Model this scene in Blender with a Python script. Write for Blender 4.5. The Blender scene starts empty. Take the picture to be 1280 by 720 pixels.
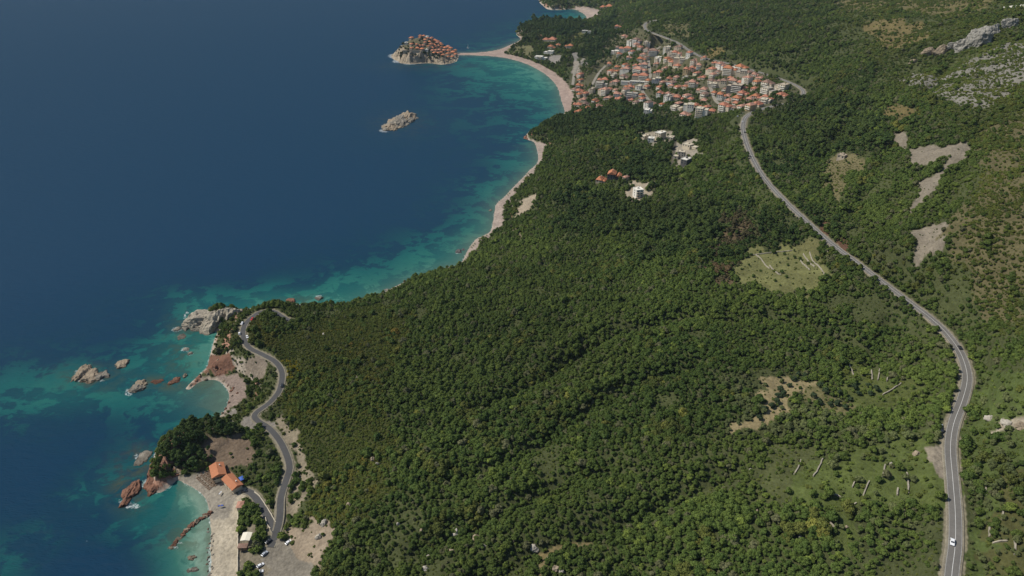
import bpy, bmesh, math, random
import numpy as np
from mathutils import Vector, Matrix

random.seed(7)
RNG = np.random.default_rng(11)
sc = bpy.context.scene
COL = sc.collection
R = math.radians
# ------------------------------------------------------------------ camera
CAMH, PITCH, FPX = 380.0, R(28.0), 914.0
cp, sp = math.cos(PITCH), math.sin(PITCH)
cam_d = bpy.data.cameras.new('camera'); cam = bpy.data.objects.new('camera', cam_d); COL.objects.link(cam)
cam.location = (0, 0, CAMH); cam.rotation_euler = (R(90) - PITCH, 0, 0)
cam_d.sensor_width = 36; cam_d.lens = 36 * FPX / 1280; cam_d.clip_start = 1; cam_d.clip_end = 60000
sc.camera = cam

def rays(px, py):
    a = (np.asarray(px, float) - 640) / FPX; b = (360 - np.asarray(py, float)) / FPX
    return a, cp + b * sp, -sp + b * cp
def at_z(px, py, z=0.0):
    dx, dy, dz = rays(px, py); t = (np.asarray(z, float) - CAMH) / dz
    return np.stack([dx * t, dy * t], -1)
def project(x, y, z):
    zz = z - CAMH
    f = y * cp - zz * sp; u = y * sp + zz * cp
    f = np.maximum(f, 1e-3)
    return 640 + FPX * x / f, 360 - FPX * u / f, f

# ------------------------------------------------------------------ numpy noise
def _h(ix, iy, iz, s):
    n = (ix * 374761393 + iy * 668265263 + iz * 2147483647 + s * 1274126177) & 0xffffffff
    n = ((n ^ (n >> 13)) * 1274126177) & 0xffffffff
    n = ((n ^ (n >> 16)) * 2246822519) & 0xffffffff
    return ((n ^ (n >> 15)) & 0xffff) / 65535.0
def vnoise(x, y, z=None, s=0):
    x = np.asarray(x, float); y = np.asarray(y, float); z = np.zeros_like(x) if z is None else np.asarray(z, float)
    i, j, k = np.floor(x).astype(np.int64), np.floor(y).astype(np.int64), np.floor(z).astype(np.int64)
    f, g, h = x - i, y - j, z - k
    f = f * f * (3 - 2 * f); g = g * g * (3 - 2 * g); h = h * h * (3 - 2 * h)
    def lay(kk):
        a = _h(i, j, kk, s) * (1 - f) + _h(i + 1, j, kk, s) * f
        b = _h(i, j + 1, kk, s) * (1 - f) + _h(i + 1, j + 1, kk, s) * f
        return a * (1 - g) + b * g
    if not np.any(z): return lay(k)
    return lay(k) * (1 - h) + lay(k + 1) * h
def fbm(x, y, z=None, s=0, o=4):
    t = 0; a = .5; n = 0
    for q in range(o):
        m = 2 ** q
        t = t + a * vnoise(x * m + 17.3 * q, y * m - 9.1 * q, None if z is None else z * m + 3.7 * q, s + q); n += a; a *= .5
    return t / n
def sstep(a, b, x):
    t = np.clip((x - a) / (b - a), 0, 1); return t * t * (3 - 2 * t)

# ------------------------------------------------------------------ geometry helpers (2D)
def inside(poly, x, y):
    poly = np.asarray(poly, float); c = np.zeros(np.shape(x), bool)
    x0, y0 = poly[-1]
    bx = (x >= poly[:, 0].min()) & (x <= poly[:, 0].max()) & (y >= poly[:, 1].min()) & (y <= poly[:, 1].max())
    xs, ys = x[bx], y[bx]; cc = np.zeros(xs.shape, bool)
    for x1, y1 in poly:
        m = (y1 > ys) != (y0 > ys)
        if y0 != y1: cc ^= m & (xs < (x0 - x1) * (ys - y1) / (y0 - y1) + x1)
        x0, y0 = x1, y1
    c[bx] = cc
    return c
def seg_dist(poly, x, y, closed=False, val=None):
    """distance to a polyline, and the interpolated value at the nearest place"""
    P = np.asarray(poly, float)
    n = len(P); best = np.full(np.shape(x), 1e18); bv = np.zeros(np.shape(x))
    for a in range(n if closed else n - 1):
        b = (a + 1) % n
        ax, ay = P[a]; dx, dy = P[b] - P[a]; L = dx * dx + dy * dy + 1e-9
        t = np.clip(((x - ax) * dx + (y - ay) * dy) / L, 0, 1)
        d = (x - ax - t * dx) ** 2 + (y - ay - t * dy) ** 2
        m = d < best
        best = np.where(m, d, best)
        if val is not None: bv = np.where(m, val[a] * (1 - t) + val[b] * t, bv)
    return np.sqrt(best), bv
def spline(P, step):
    """Catmull-Rom through P (n x k), resampled about every `step` metres"""
    P = np.asarray(P, float); Q = np.vstack([2 * P[0] - P[1], P, 2 * P[-1] - P[-2]]); out = []
    for i in range(1, len(Q) - 2):
        n = max(2, int(np.linalg.norm(Q[i + 1][:2] - Q[i][:2]) / step))
        for t in np.linspace(0, 1, n, endpoint=False):
            a, b, c, d = Q[i - 1:i + 3]
            out.append(.5 * (2 * b + (c - a) * t + (2 * a - 5 * b + 4 * c - d) * t * t + (3 * b - a - 3 * c + d) * t ** 3))
    out.append(P[-1]); return np.array(out)

# ------------------------------------------------------------------ coast (pixel, initial slope)
COAST = [(255,900,.08),(258,790,.08),(262,720,.1),(264,700,.1),(262,685,.1),(264,670,.1),(262,650,.1),(261,637,.1),(256,622,.1),(245,612,.12),
 (230,604,.15),(221,600,.6),(207,612,1.0),(195,616,1.0),(187,611,1.0),(187,597,1.5),(191,580,1.6),(194,568,1.6),(202,553,1.6),(216,545,1.5),(234,537,1.3),
 (252,529,.9),(265,523,.5),(276,519,.15),(284,505,.12),(286,492,.12),(280,482,.12),(272,476,.15),(260,475,.3),(247,479,.3),(237,487,.4),(232,486,.4),
 (240,477,.5),(252,466,.6),(260,457,.8),(262,447,.8),(265,437,.8),(268,425,.7),(272,415,.7),(262,411,.5),(255,400,.5),(262,388,.5),(280,384,.5),
 (302,387,.5),(320,384,.6),(340,381,.7),(360,380,.5),(382,381,.5),(410,381,.5),(435,378,.4),(457,373,.35),(477,366,.3),(500,355,.3),(520,346,.3),
 (545,338,.3),(562,333,.2),(576,329,.15),(583,315,.12),(595,298,.12),(612,290,.12),(617,270,.12),(620,255,.12),(630,246,.12),(640,235,.12),(655,220,.12),
 (662,212,.12),(671,204,.12),(672,192,.12),(667,177,.3),(657,174,.8),(660,166,.8),(670,160,.7),(690,151,.5),(705,142,.15),(701,125,.08),(695,107,.08),
 (680,92,.08),(660,81,.08),(640,74.5,.08),(620,71,.1),(597,69.5,.12),(574,69,.15),(566,68.5,.15),(566,66.6,.15),(572,66,.15),(595,65.6,.15),(620,62.5,.1),(637,56,.08),(650,49,.1),
 (646,43,1.2),(649,36,1.3),(660,31,1.2),(690,28.5,.8),(712,28,.6),(728,26.5,.3),(733,24,.1),(730,18,.08),(722,13.5,.08),(716,11.5,.1),(710,12,.8),(687,12,1.3),(679,7,1.3),(674,1,1.3),(676,-8,1.2),(700,-20,1),
 (740,-26,.6),(800,-30,.6)]
cw = at_z([c[0] for c in COAST], [c[1] for c in COAST]); cs = np.array([c[2] for c in COAST])
_c = spline(np.column_stack([cw, cs]), 14); cw, cs = _c[:, :2], np.clip(_c[:, 2], .05, 2)
LAND = np.vstack([cw, [[9000, 9000], [9000, -500], [cw[0, 0], -500]]])
ISLE_PX = [(489,71),(492,74.5),(498,77),(500,79),(512,80.3),(524,79.6),(535,79),(541,79.6),(552,81),(563,79.6),(571,77),(573.5,72),(573,67),(566,64),(553,61.5),(530,60.5),(507,62),(494,65.5),(489,68.5)]
ISLE = at_z([c[0] for c in ISLE_PX], [c[1] for c in ISLE_PX])

# ------------------------------------------------------------------ height control points (pixel, metres)
CTRL = [(1280,700,112),(1280,580,118),(1280,450,133),(1280,300,166),(1280,150,205),(1280,60,222),(1280,10,232),
 (1190,715,98),(1195,640,98),(1192,560,98),(1210,480,98),(1190,430,98),(1150,390,98),(1050,310,96),(980,245,93),(940,190,90),(930,150,87),
 (1003,117,84),(965,97,86),(900,78,84),(860,60,82),(815,38,80),(806,31,80),
 (1100,300,122),(1150,200,152),(1200,100,182),(1150,60,176),(1050,60,138),(1000,20,136),(1100,10,186),(1200,10,213),(900,20,112),(950,50,108),(850,10,96),(1050,150,118),(1000,200,106),
 (1240,500,108),(1240,650,105),(1220,380,116),
 (1100,650,92),(1000,600,85),(1000,500,82),(1100,550,92),(900,700,78),(900,600,76),(900,500,73),(900,400,73),(960,340,82),(850,300,66),(800,230,52),(850,190,57),(880,150,57),(800,600,68),(800,450,62),
 (700,700,62),(700,550,56),(700,400,47),(720,300,44),(750,220,38),(690,190,16),(730,165,28),(600,700,52),(600,550,46),(600,450,38),(560,380,22),(600,350,22),(640,300,20),(670,240,20),(500,700,40),(480,600,36),(480,500,32),(450,420,22),(400,400,17),(420,660,27),(390,500,25),(350,400,18),
 (345,391,13),(320,390,13),(304,410,14),(315,440,16),(350,470,17),(346,500,15),(320,520,12),(352,555,12),(362,590,10),(350,630,7),(345,660,5),(340,690,4),(330,720,4),(396,700,14),(300,615,3),(320,622,4),
 (222,575,27),(250,572,24),(285,548,14),(300,590,10),(330,575,11),(272,585,9),(310,470,10),(296,495,3.5),(290,660,2.2),(275,630,1.6),(300,700,3),(315,690,4),
 (720,112,4),(716,135,4),(740,120,9),(760,102,12),(800,100,30),(810,130,36),(850,120,50),(870,90,62),(930,110,74),(960,118,80),(820,62,66),(780,70,38),(790,48,58),(740,72,8),(718,62,5),(690,66,4),(660,66,3),(740,42,10),(702,48,10),
 (690,33,20),(665,38,18),(765,18,24),(746,12,5),(742,26,7),(805,8,60),(705,7,22),(770,135,18),(690,110,3)]
cx = at_z([c[0] for c in CTRL], [c[1] for c in CTRL], [c[2] for c in CTRL]); cz = np.array([c[2] for c in CTRL], float)
# mountain behind the frame
cx = np.vstack([cx, [[3000, 5000], [1500, 6000], [3500, 2500], [1500, -100], [600, 100]]]); cz = np.append(cz, [420, 380, 480, 260, 135])
def rbf_fit(X, v, lam=2.0):
    D = np.sqrt(((X[:, None] - X[None]) ** 2).sum(-1) + 20.0 ** 2); n = len(X)
    A = np.zeros((n + 1, n + 1)); A[:n, :n] = D - lam * np.eye(n); A[:n, n] = 1; A[n, :n] = 1
    return np.linalg.solve(A, np.append(v, 0))
def rbf_eval(X, w, x, y, chunk=40000):
    o = np.empty(x.shape); xf, yf, of = x.ravel(), y.ravel(), o.ravel()
    for a in range(0, len(xf), chunk):
        q = np.sqrt((xf[a:a + chunk, None] - X[None, :, 0]) ** 2 + (yf[a:a + chunk, None] - X[None, :, 1]) ** 2 + 400.0)
        of[a:a + chunk] = q @ w[:-1] + w[-1]
    return of.reshape(x.shape)
wh = rbf_fit(cx, cz)

# roads: pixel centre lines with height
def road_line(L, step=5):
    w = at_z([c[0] for c in L], [c[1] for c in L], [c[2] for c in L])
    return spline(np.column_stack([w, [c[2] for c in L]]), step)
MAIN = road_line([(1187,760,98),(1190,715,98),(1194,680,98),(1194,640,98),(1191,600,98),(1188,560,98),(1192,530,98),(1203,500,98),(1209,475,98),(1206,455,98),(1197,435,98),(1180,413,98),(1160,395,98),(1140,380,98),(1108,356,98),(1075,331,97),
  (1040,305,96),(1012,280,95),(980,250,93.5),(955,222,92),(940,196,91),(931,172,89),(929,155,88),(936,143,87),(960,134,86.5),(988,128,86),(1003,120,86),(1002,111,86),(985,102,86),(965,95,86),(940,87.5,85),(912,79.5,84),(880,72,83),(862,63,83),(848,54,82),(830,46,82),(816,41,81),(808,37,81),(806,31,81),(812,27,81),(830,24,82)])
LANE = road_line([(367,403,14),(355,397,13.8),(340,388.5,13.6),(325,390,13.6),(312,399,14),(305,408,14.3),(304,420,14.8),(311,434,15.5),(328,443,16.2),(344,452,16.6),(352,464,17),(352,478,16.8),(347,492,16),(335,505,14.5),(322,514,13),(318,520,12.5),(322,526,12.3),(336,535,12),(349,550,11.5),(358,568,10.8),(362,585,10),(357,602,8.8),(351,622,7.5),(350,642,6.2),(348,656,5.4),(343,672,4.6),(338,684,4.2)], 4)
SPUR = road_line([(345,664,5.0),(338,652,4.8),(330,638,4.5),(322,625,4.0),(314,616,3.6),(306,613,3.2)], 4)
STREETS = [road_line(L, 8) for L in [
  [(826,58,56),(812,68,46),(811,78,40),(813,95,35),(806,106,33),(803,113,32),(811,125,34)],
  [(886,104,64),(890,114,61),(895,126,60),(905,133,62)],
  [(730,73,7),(722,82,5),(718,92,4.5),(716,106,4.5)],
  [(757,82,14),(748,92,11),(740,106,9)]]]
ROADS = [(MAIN, 3.9), (LANE, 3.0), (SPUR, 3.0)] + [(s, 3.0) for s in STREETS]

# ------------------------------------------------------------------ terrain on a polar net (finer close by)
AZ = np.radians(np.arange(-50, 56.01, .13)); RAT = 1.006; D0 = 190.0
ND = int(math.log(6500 / D0) / math.log(RAT)) + 1
DD = D0 * RAT ** np.arange(ND)
AA, RR = np.meshgrid(AZ, DD)
GX, GY = RR * np.sin(AA), RR * np.cos(AA)
GULLY = [at_z([p[0] for p in L], [p[1] for p in L], 68.0) for L in ([(600,690),(660,668),(730,652),(800,640),(860,620),(920,596)], [(560,560),(640,540),(720,500),(800,470),(870,455)], [(700,420),(780,400),(860,390),(930,400)], [(960,400),(1020,420),(1060,440)], [(520,640),(600,620),(680,590),(760,575)], [(600,470),(680,440),(740,410)])] + [at_z([p[0] for p in L], [p[1] for p in L], 175.0) for L in ([(1130,300),(1180,240),(1230,150)], [(1090,180),(1130,130),(1190,75)], [(1040,130),(1080,90),(1120,40)])]
def raw_height(x, y):
    dist, slope = seg_dist(cw, x, y, val=cs)
    ins = inside(LAND, x, y)
    h = np.clip(rbf_eval(cx, wh, x, y), 1.2, 600)
    rug = (fbm(x / 90, y / 90, s=3) - .5) * 17 + (fbm(x / 28, y / 28, s=5) - .5) * 5
    rug = rug * (1 + 1.3 * sstep(105, 165, h))
    for gl in GULLY: h = h - 9 * np.exp(-(seg_dist(gl, x, y)[0] / 9.0) ** 2)
    h = np.maximum(h + rug * sstep(15, 120, dist) * sstep(4, 30, h), 1.0)
    steep = sstep(.3, .8, slope)
    dd = dist * (1 + steep * (fbm(x / 9, y / 9, s=9) - .5) * 1.1)
    hh = h * (1 - np.exp(-(slope * dd + np.maximum(dd - 22, 0) * .8) / h))
    return np.where(ins, hh, -np.minimum(dist * .35, 8)), np.where(ins, dist, -dist), slope
GZ, GD, GS = raw_height(GX, GY)
GROAD = np.full(GX.shape, 1e9)
for L, hw in ROADS:
    lo, hi = L[:, :2].min(0) - 40, L[:, :2].max(0) + 40
    m = (GX > lo[0]) & (GX < hi[0]) & (GY > lo[1]) & (GY < hi[1])
    d, z = seg_dist(L[:, :2], GX[m], GY[m], val=L[:, 2])
    cell = np.maximum(GX[m] ** 2 + GY[m] ** 2, 1) ** .5 * .006
    k = 1 - sstep(hw + 1 + cell, hw + 9 + 2 * cell, d)
    GZ[m] = GZ[m] * (1 - k) + (z - .45) * k
    GROAD[m] = np.minimum(GROAD[m], d - hw)
# the islet village's rock
ix0, iy0 = ISLE.min(0) - 6; ix1, iy1 = ISLE.max(0) + 6
NI = 240
IX, IY = np.meshgrid(np.linspace(ix0, ix1, NI), np.linspace(iy0, iy1, NI))
idist, _ = seg_dist(ISLE, IX, IY, closed=True); iin = inside(ISLE, IX, IY)
ridge = np.interp(IX, at_z([488,494,500,508,518,530,540,550,560,570,575], [66] * 11)[:, 0], [3,11,25,38,42,41,36,24,13,6,3])
idj = np.maximum(idist + ((fbm(IX / 16, IY / 16, s=31) - .5) * 20 + (fbm(IX / 5, IY / 9, s=37) - .5) * 7) * sstep(0, 8, idist), 0)
IZ = ridge * (.62 * sstep(0, 26, idj) + .38 * sstep(18, 75, idj)) + ((fbm(IX / 8, IY / 8, s=33) - .5) * 10 + (.5 - np.abs(fbm(IX / 5, IY / 5, s=35) - .5) * 4) * 3.5) * sstep(2, 8, idist) * (1 - sstep(26, 50, idist))
IZ = np.where(iin, IZ, -1.5)

def T(x, y):
    x = np.asarray(x, float); y = np.asarray(y, float)
    a = (np.arctan2(x, y) - AZ[0]) / (AZ[1] - AZ[0]); r = np.log(np.maximum(np.hypot(x, y), 1) / D0) / math.log(RAT)
    a = np.clip(a, 0, len(AZ) - 1.001); r = np.clip(r, 0, ND - 1.001)
    i, j = a.astype(int), r.astype(int); f, g = a - i, r - j
    def S(G): return (G[j, i] * (1 - f) + G[j, i + 1] * f) * (1 - g) + (G[j + 1, i] * (1 - f) + G[j + 1, i + 1] * f) * g
    h = S(GZ)
    u = np.clip((x - ix0) / (ix1 - ix0) * (NI - 1), 0, NI - 1.001); v = np.clip((y - iy0) / (iy1 - iy0) * (NI - 1), 0, NI - 1.001)
    ii, jj = u.astype(int), v.astype(int); f, g = u - ii, v - jj
    hi = (IZ[jj, ii] * (1 - f) + IZ[jj, ii + 1] * f) * (1 - g) + (IZ[jj + 1, ii] * (1 - f) + IZ[jj + 1, ii + 1] * f) * g
    m = (x > ix0) & (x < ix1) & (y > iy0) & (y < iy1)
    return np.where(m, np.maximum(h, hi), h), S(GD), S(GROAD)
def ground(px, py):
    """the ground point seen at a pixel of the photograph"""
    dx, dy, dz = [float(v) for v in rays(px, py)]
    t = np.linspace(180, 5200, 9000); z = CAMH + dz * t
    h = np.maximum(T(dx * t, dy * t)[0], 0)
    k = int(np.argmax(z <= h)) or len(t) - 1
    return Vector((dx * t[k], dy * t[k], max(float(h[k]), 0)))
def mpp(p): return (p - Vector((0, 0, CAMH))).length / FPX      # metres in a photograph pixel at p

# ------------------------------------------------------------------ materials
def mat(name, col, rough=.85, noise=None, spec=.2, bump=None, attr=None, inst=False, metal=0):
    """principled; noise = list of (scale, amount) that vary the brightness; attr = colour attribute used as the base"""
    m = bpy.data.materials.new(name); m.use_nodes = True; nt = m.node_tree; b = nt.nodes['Principled BSDF']
    b.inputs['Roughness'].default_value = rough; b.inputs['Specular IOR Level'].default_value = spec; b.inputs['Metallic'].default_value = metal
    N, Lk = nt.nodes.new, nt.links.new
    if attr:
        a = N('ShaderNodeAttribute'); a.attribute_name = attr; a.attribute_type = 'INSTANCER' if inst else 'GEOMETRY'; c = a.outputs['Color']
    else:
        a = N('ShaderNodeRGB'); a.outputs[0].default_value = (*col, 1); c = a.outputs[0]
    geo = N('ShaderNodeNewGeometry'); tc = N('ShaderNodeTexCoord')
    src = tc.outputs['Object'] if inst else geo.outputs['Position']
    for q, (s, amt) in enumerate(noise or []):
        n = N('ShaderNodeTexNoise'); n.inputs['Scale'].default_value = s; n.inputs['Detail'].default_value = 4; n.inputs['Roughness'].default_value = .6
        Lk(src, n.inputs['Vector'])
        mr = N('ShaderNodeMapRange'); mr.inputs[1].default_value = .25; mr.inputs[2].default_value = .75; mr.inputs[3].default_value = 1 - amt; mr.inputs[4].default_value = 1 + amt
        Lk(n.outputs[0], mr.inputs[0])
        mx = N('ShaderNodeVectorMath'); mx.operation = 'SCALE'; Lk(c, mx.inputs[0]); Lk(mr.outputs[0], mx.inputs['Scale']); c = mx.outputs[0]
    if name.startswith('rock_'):                                           # wet band at the water line
        sx_ = N('ShaderNodeSeparateXYZ'); Lk(geo.outputs['Position'], sx_.inputs[0]); wr = N('ShaderNodeMapRange'); wr.inputs[1].default_value = .25; wr.inputs[2].default_value = 1.1; wr.inputs[3].default_value = .42; wr.inputs[4].default_value = 1; Lk(sx_.outputs['Z'], wr.inputs[0])
        mx = N('ShaderNodeVectorMath'); mx.operation = 'SCALE'; Lk(c, mx.inputs[0]); Lk(wr.outputs[0], mx.inputs['Scale']); c = mx.outputs[0]
    Lk(c, b.inputs['Base Color'])
    if bump:
        n = N('ShaderNodeTexNoise'); n.inputs['Scale'].default_value = bump[0]; n.inputs['Detail'].default_value = 6; Lk(src, n.inputs['Vector'])
        bp = N('ShaderNodeBump'); bp.inputs['Strength'].default_value = 1; bp.inputs['Distance'].default_value = bump[1]; Lk(n.outputs[0], bp.inputs['Height']); Lk(bp.outputs[0], b.inputs['Normal'])
    return m
M = {
 'ground': mat('ground', None, .95, [(.09, .22), (.5, .3)], .1, (.35, 1.2), attr='cover'),
 'isle': mat('island_ground', None, .95, [(.05, .3), (.3, .35)], .1, (.2, 2.5), attr='cover'),
 'leaf': mat('leaf', None, .75, [(1.6, .3)], .15, attr='tint', inst=True),
 'bark': mat('bark', (.07, .055, .04), .95, [(2, .2)], .1),
 'asphalt': mat('asphalt', (.075, .073, .07), .9, [(.06, .14), (.6, .1)], .2),
 'old_asphalt': mat('old_asphalt', (.15, .14, .124), .92, [(.05, .12), (.5, .12)], .15),
 'street': mat('street', (.25, .225, .18), .95, [(.1, .15)], .1),
 'verge': mat('verge', (.21, .185, .135), .95, [(.2, .3), (1.3, .25)], .1),
 'line': mat('road_paint', (.62, .61, .57), .7, [(.3, .15)]),
 'rock_grey': mat('rock_grey', (.215, .19, .15), .95, [(.15, .35), (.9, .35)], .1, (.45, 1.0)),
 'rock_tan': mat('rock_tan', (.27, .215, .15), .95, [(.15, .3), (.9, .35)], .1, (.45, 1.0)),
 'rock_red': mat('rock_red', (.19, .098, .063), .95, [(.15, .25), (.9, .35)], .1, (.5, 1.0)),
 'rock_pale': mat('rock_pale', (.36, .325, .265), .95, [(.2, .25), (1.2, .25)], .1, (.8, .5)),
 'stonewall': mat('stone_wall', (.32, .285, .22), .95, [(.3, .25), (2, .25)], .1, (1.5, .3)),
 'concrete': mat('concrete', (.50, .44, .33), .9, [(.2, .15), (1.5, .1)], .15),
 'tile': mat('terracotta_tile', (.41, .175, .108), .9, [(.15, .18), (1.2, .2)], .1),
 'tile_b': mat('faded_tile', (.41, .22, .155), .9, [(.15, .2), (1.2, .2)], .1),
 'tile_c': mat('brown_tile', (.25, .16, .12), .9, [(.15, .2), (1.2, .2)], .1),
 'isle_a': mat('bright_tile', (.56, .215, .11), .9, [(.2, .2)], .1), 'isle_b': mat('old_tile', (.50, .225, .14), .9, [(.2, .2)], .1),
 'orange': mat('orange_tile', (.40, .165, .085), .9, [(.15, .12), (1.5, .15)], .1),
 'white': mat('white_render', (.68, .64, .55), .9, [(.2, .1)], .15),
 'cream': mat('cream_render', (.55, .47, .345), .9, [(.2, .12)], .15),
 'ochre': mat('ochre_render', (.55, .40, .22), .9, [(.2, .12)], .15),
 'grey': mat('grey_render', (.36, .325, .265), .9, [(.2, .15)], .15),
 'blue': mat('blue_grey_render', (.30, .31, .315), .9, [(.2, .15)], .15),
 'pink': mat('pink_render', (.52, .36, .28), .9, [(.2, .12)], .15),
 'dark': mat('dark_render', (.10, .095, .09), .9, [(.2, .15)], .15),
 'stone': mat('stone_block', (.40, .335, .25), .95, [(.3, .3), (1.5, .2)], .1),
 'glass': mat('window_glass', (.035, .045, .055), .15, None, .5),
 'car_white': mat('white_paint', (.75, .75, .74), .25, None, .5), 'car_red': mat('red_paint', (.50, .025, .02), .25, None, .5),
 'car_black': mat('black_paint', (.02, .02, .022), .25, None, .5), 'car_grey': mat('silver_paint', (.34, .37, .40), .3, None, .5),
 'rubber': mat('rubber', (.02, .02, .02), .8), 'wood': mat('brown_wood', (.20, .125, .075), .85, [(2, .2)]),
 'straw': mat('straw', (.17, .115, .07), .95, [(1.5, .3)]), 'canvas': mat('cream_canvas', (.72, .66, .52), .85, [(.5, .06)]), 'tarp': mat('blue_tarp', (.05, .12, .42), .6),
}

# ------------------------------------------------------------------ object helpers
def mesh_obj(name, V, F, m, parent=None, smooth=False, loc=None):
    me = bpy.data.meshes.new(name); me.from_pydata([tuple(v) for v in V], [], [tuple(f) for f in F]); me.update()
    if m: me.materials.append(m)
    if smooth: me.shade_smooth()
    o = bpy.data.objects.new(name, me); COL.objects.link(o)
    if parent: o.parent = parent
    if loc is not None: o.location = loc
    return o
def data_obj(name, me, parent=None, loc=(0, 0, 0), scale=(1, 1, 1), rot=(0, 0, 0)):
    o = bpy.data.objects.new(name, me); COL.objects.link(o); o.parent = parent; o.location = loc; o.scale = scale; o.rotation_euler = rot
    return o
def tag(o, label=None, cat=None, group=None, kind=None):
    if label: o['label'] = label
    if cat: o['category'] = cat
    if group: o['group'] = group
    if kind: o['kind'] = kind
    return o
def thing(name, label, cat, loc, rz=0, group=None):
    o = bpy.data.objects.new(name, None); COL.objects.link(o); o.empty_display_size = .5; o.location = loc; o.rotation_euler = (0, 0, rz)
    return tag(o, label, cat, group)
def box(x0, y0, z0, x1, y1, z1):
    return ([(x0,y0,z0),(x1,y0,z0),(x1,y1,z0),(x0,y1,z0),(x0,y0,z1),(x1,y0,z1),(x1,y1,z1),(x0,y1,z1)],
            [(3,2,1,0),(4,5,6,7),(0,1,5,4),(1,2,6,5),(2,3,7,6),(3,0,4,7)])
def join(parts):
    V, F = [], []
    for v, f in parts:
        n = len(V); V += list(v); F += [tuple(i + n for i in q) for q in f]
    return V, F
def grid_mesh(name, X, Y, Z, keep, m, attrs=None, smooth=True):
    nr, nc = X.shape
    idx = np.arange(nr * nc).reshape(nr, nc)
    q = np.stack([idx[:-1, :-1], idx[:-1, 1:], idx[1:, 1:], idx[1:, :-1]], -1)[keep]
    q = q.reshape(-1, 4)
    used = np.zeros(nr * nc, bool); used[q.ravel()] = True
    re = np.cumsum(used) - 1; q = re[q][:, ::-1]
    co = np.stack([X.ravel(), Y.ravel(), Z.ravel()], -1)[used].astype(np.float32)
    me = bpy.data.meshes.new(name); me.vertices.add(len(co)); me.vertices.foreach_set('co', co.ravel())
    me.loops.add(q.size); me.loops.foreach_set('vertex_index', q.ravel().astype(np.int32))
    me.polygons.add(len(q)); me.polygons.foreach_set('loop_start', np.arange(0, q.size, 4, dtype=np.int32))
    for k, v in (attrs or {}).items():
        v = v.reshape(nr * nc, -1)[used].astype(np.float32)
        if v.shape[1] == 1: me.attributes.new(k, 'FLOAT', 'POINT').data.foreach_set('value', v.ravel())
        else:
            v = np.column_stack([v, np.ones(len(v), np.float32)]); me.attributes.new(k, 'FLOAT_COLOR', 'POINT').data.foreach_set('color', v.ravel().astype(np.float32))
    me.update(calc_edges=True); me.validate()
    if co.shape[0] and me.polygons[len(me.polygons) // 2].normal.z < 0: me.flip_normals()
    if smooth: me.shade_smooth()
    me.materials.append(m)
    o = bpy.data.objects.new(name, me); COL.objects.link(o); return o

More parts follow.
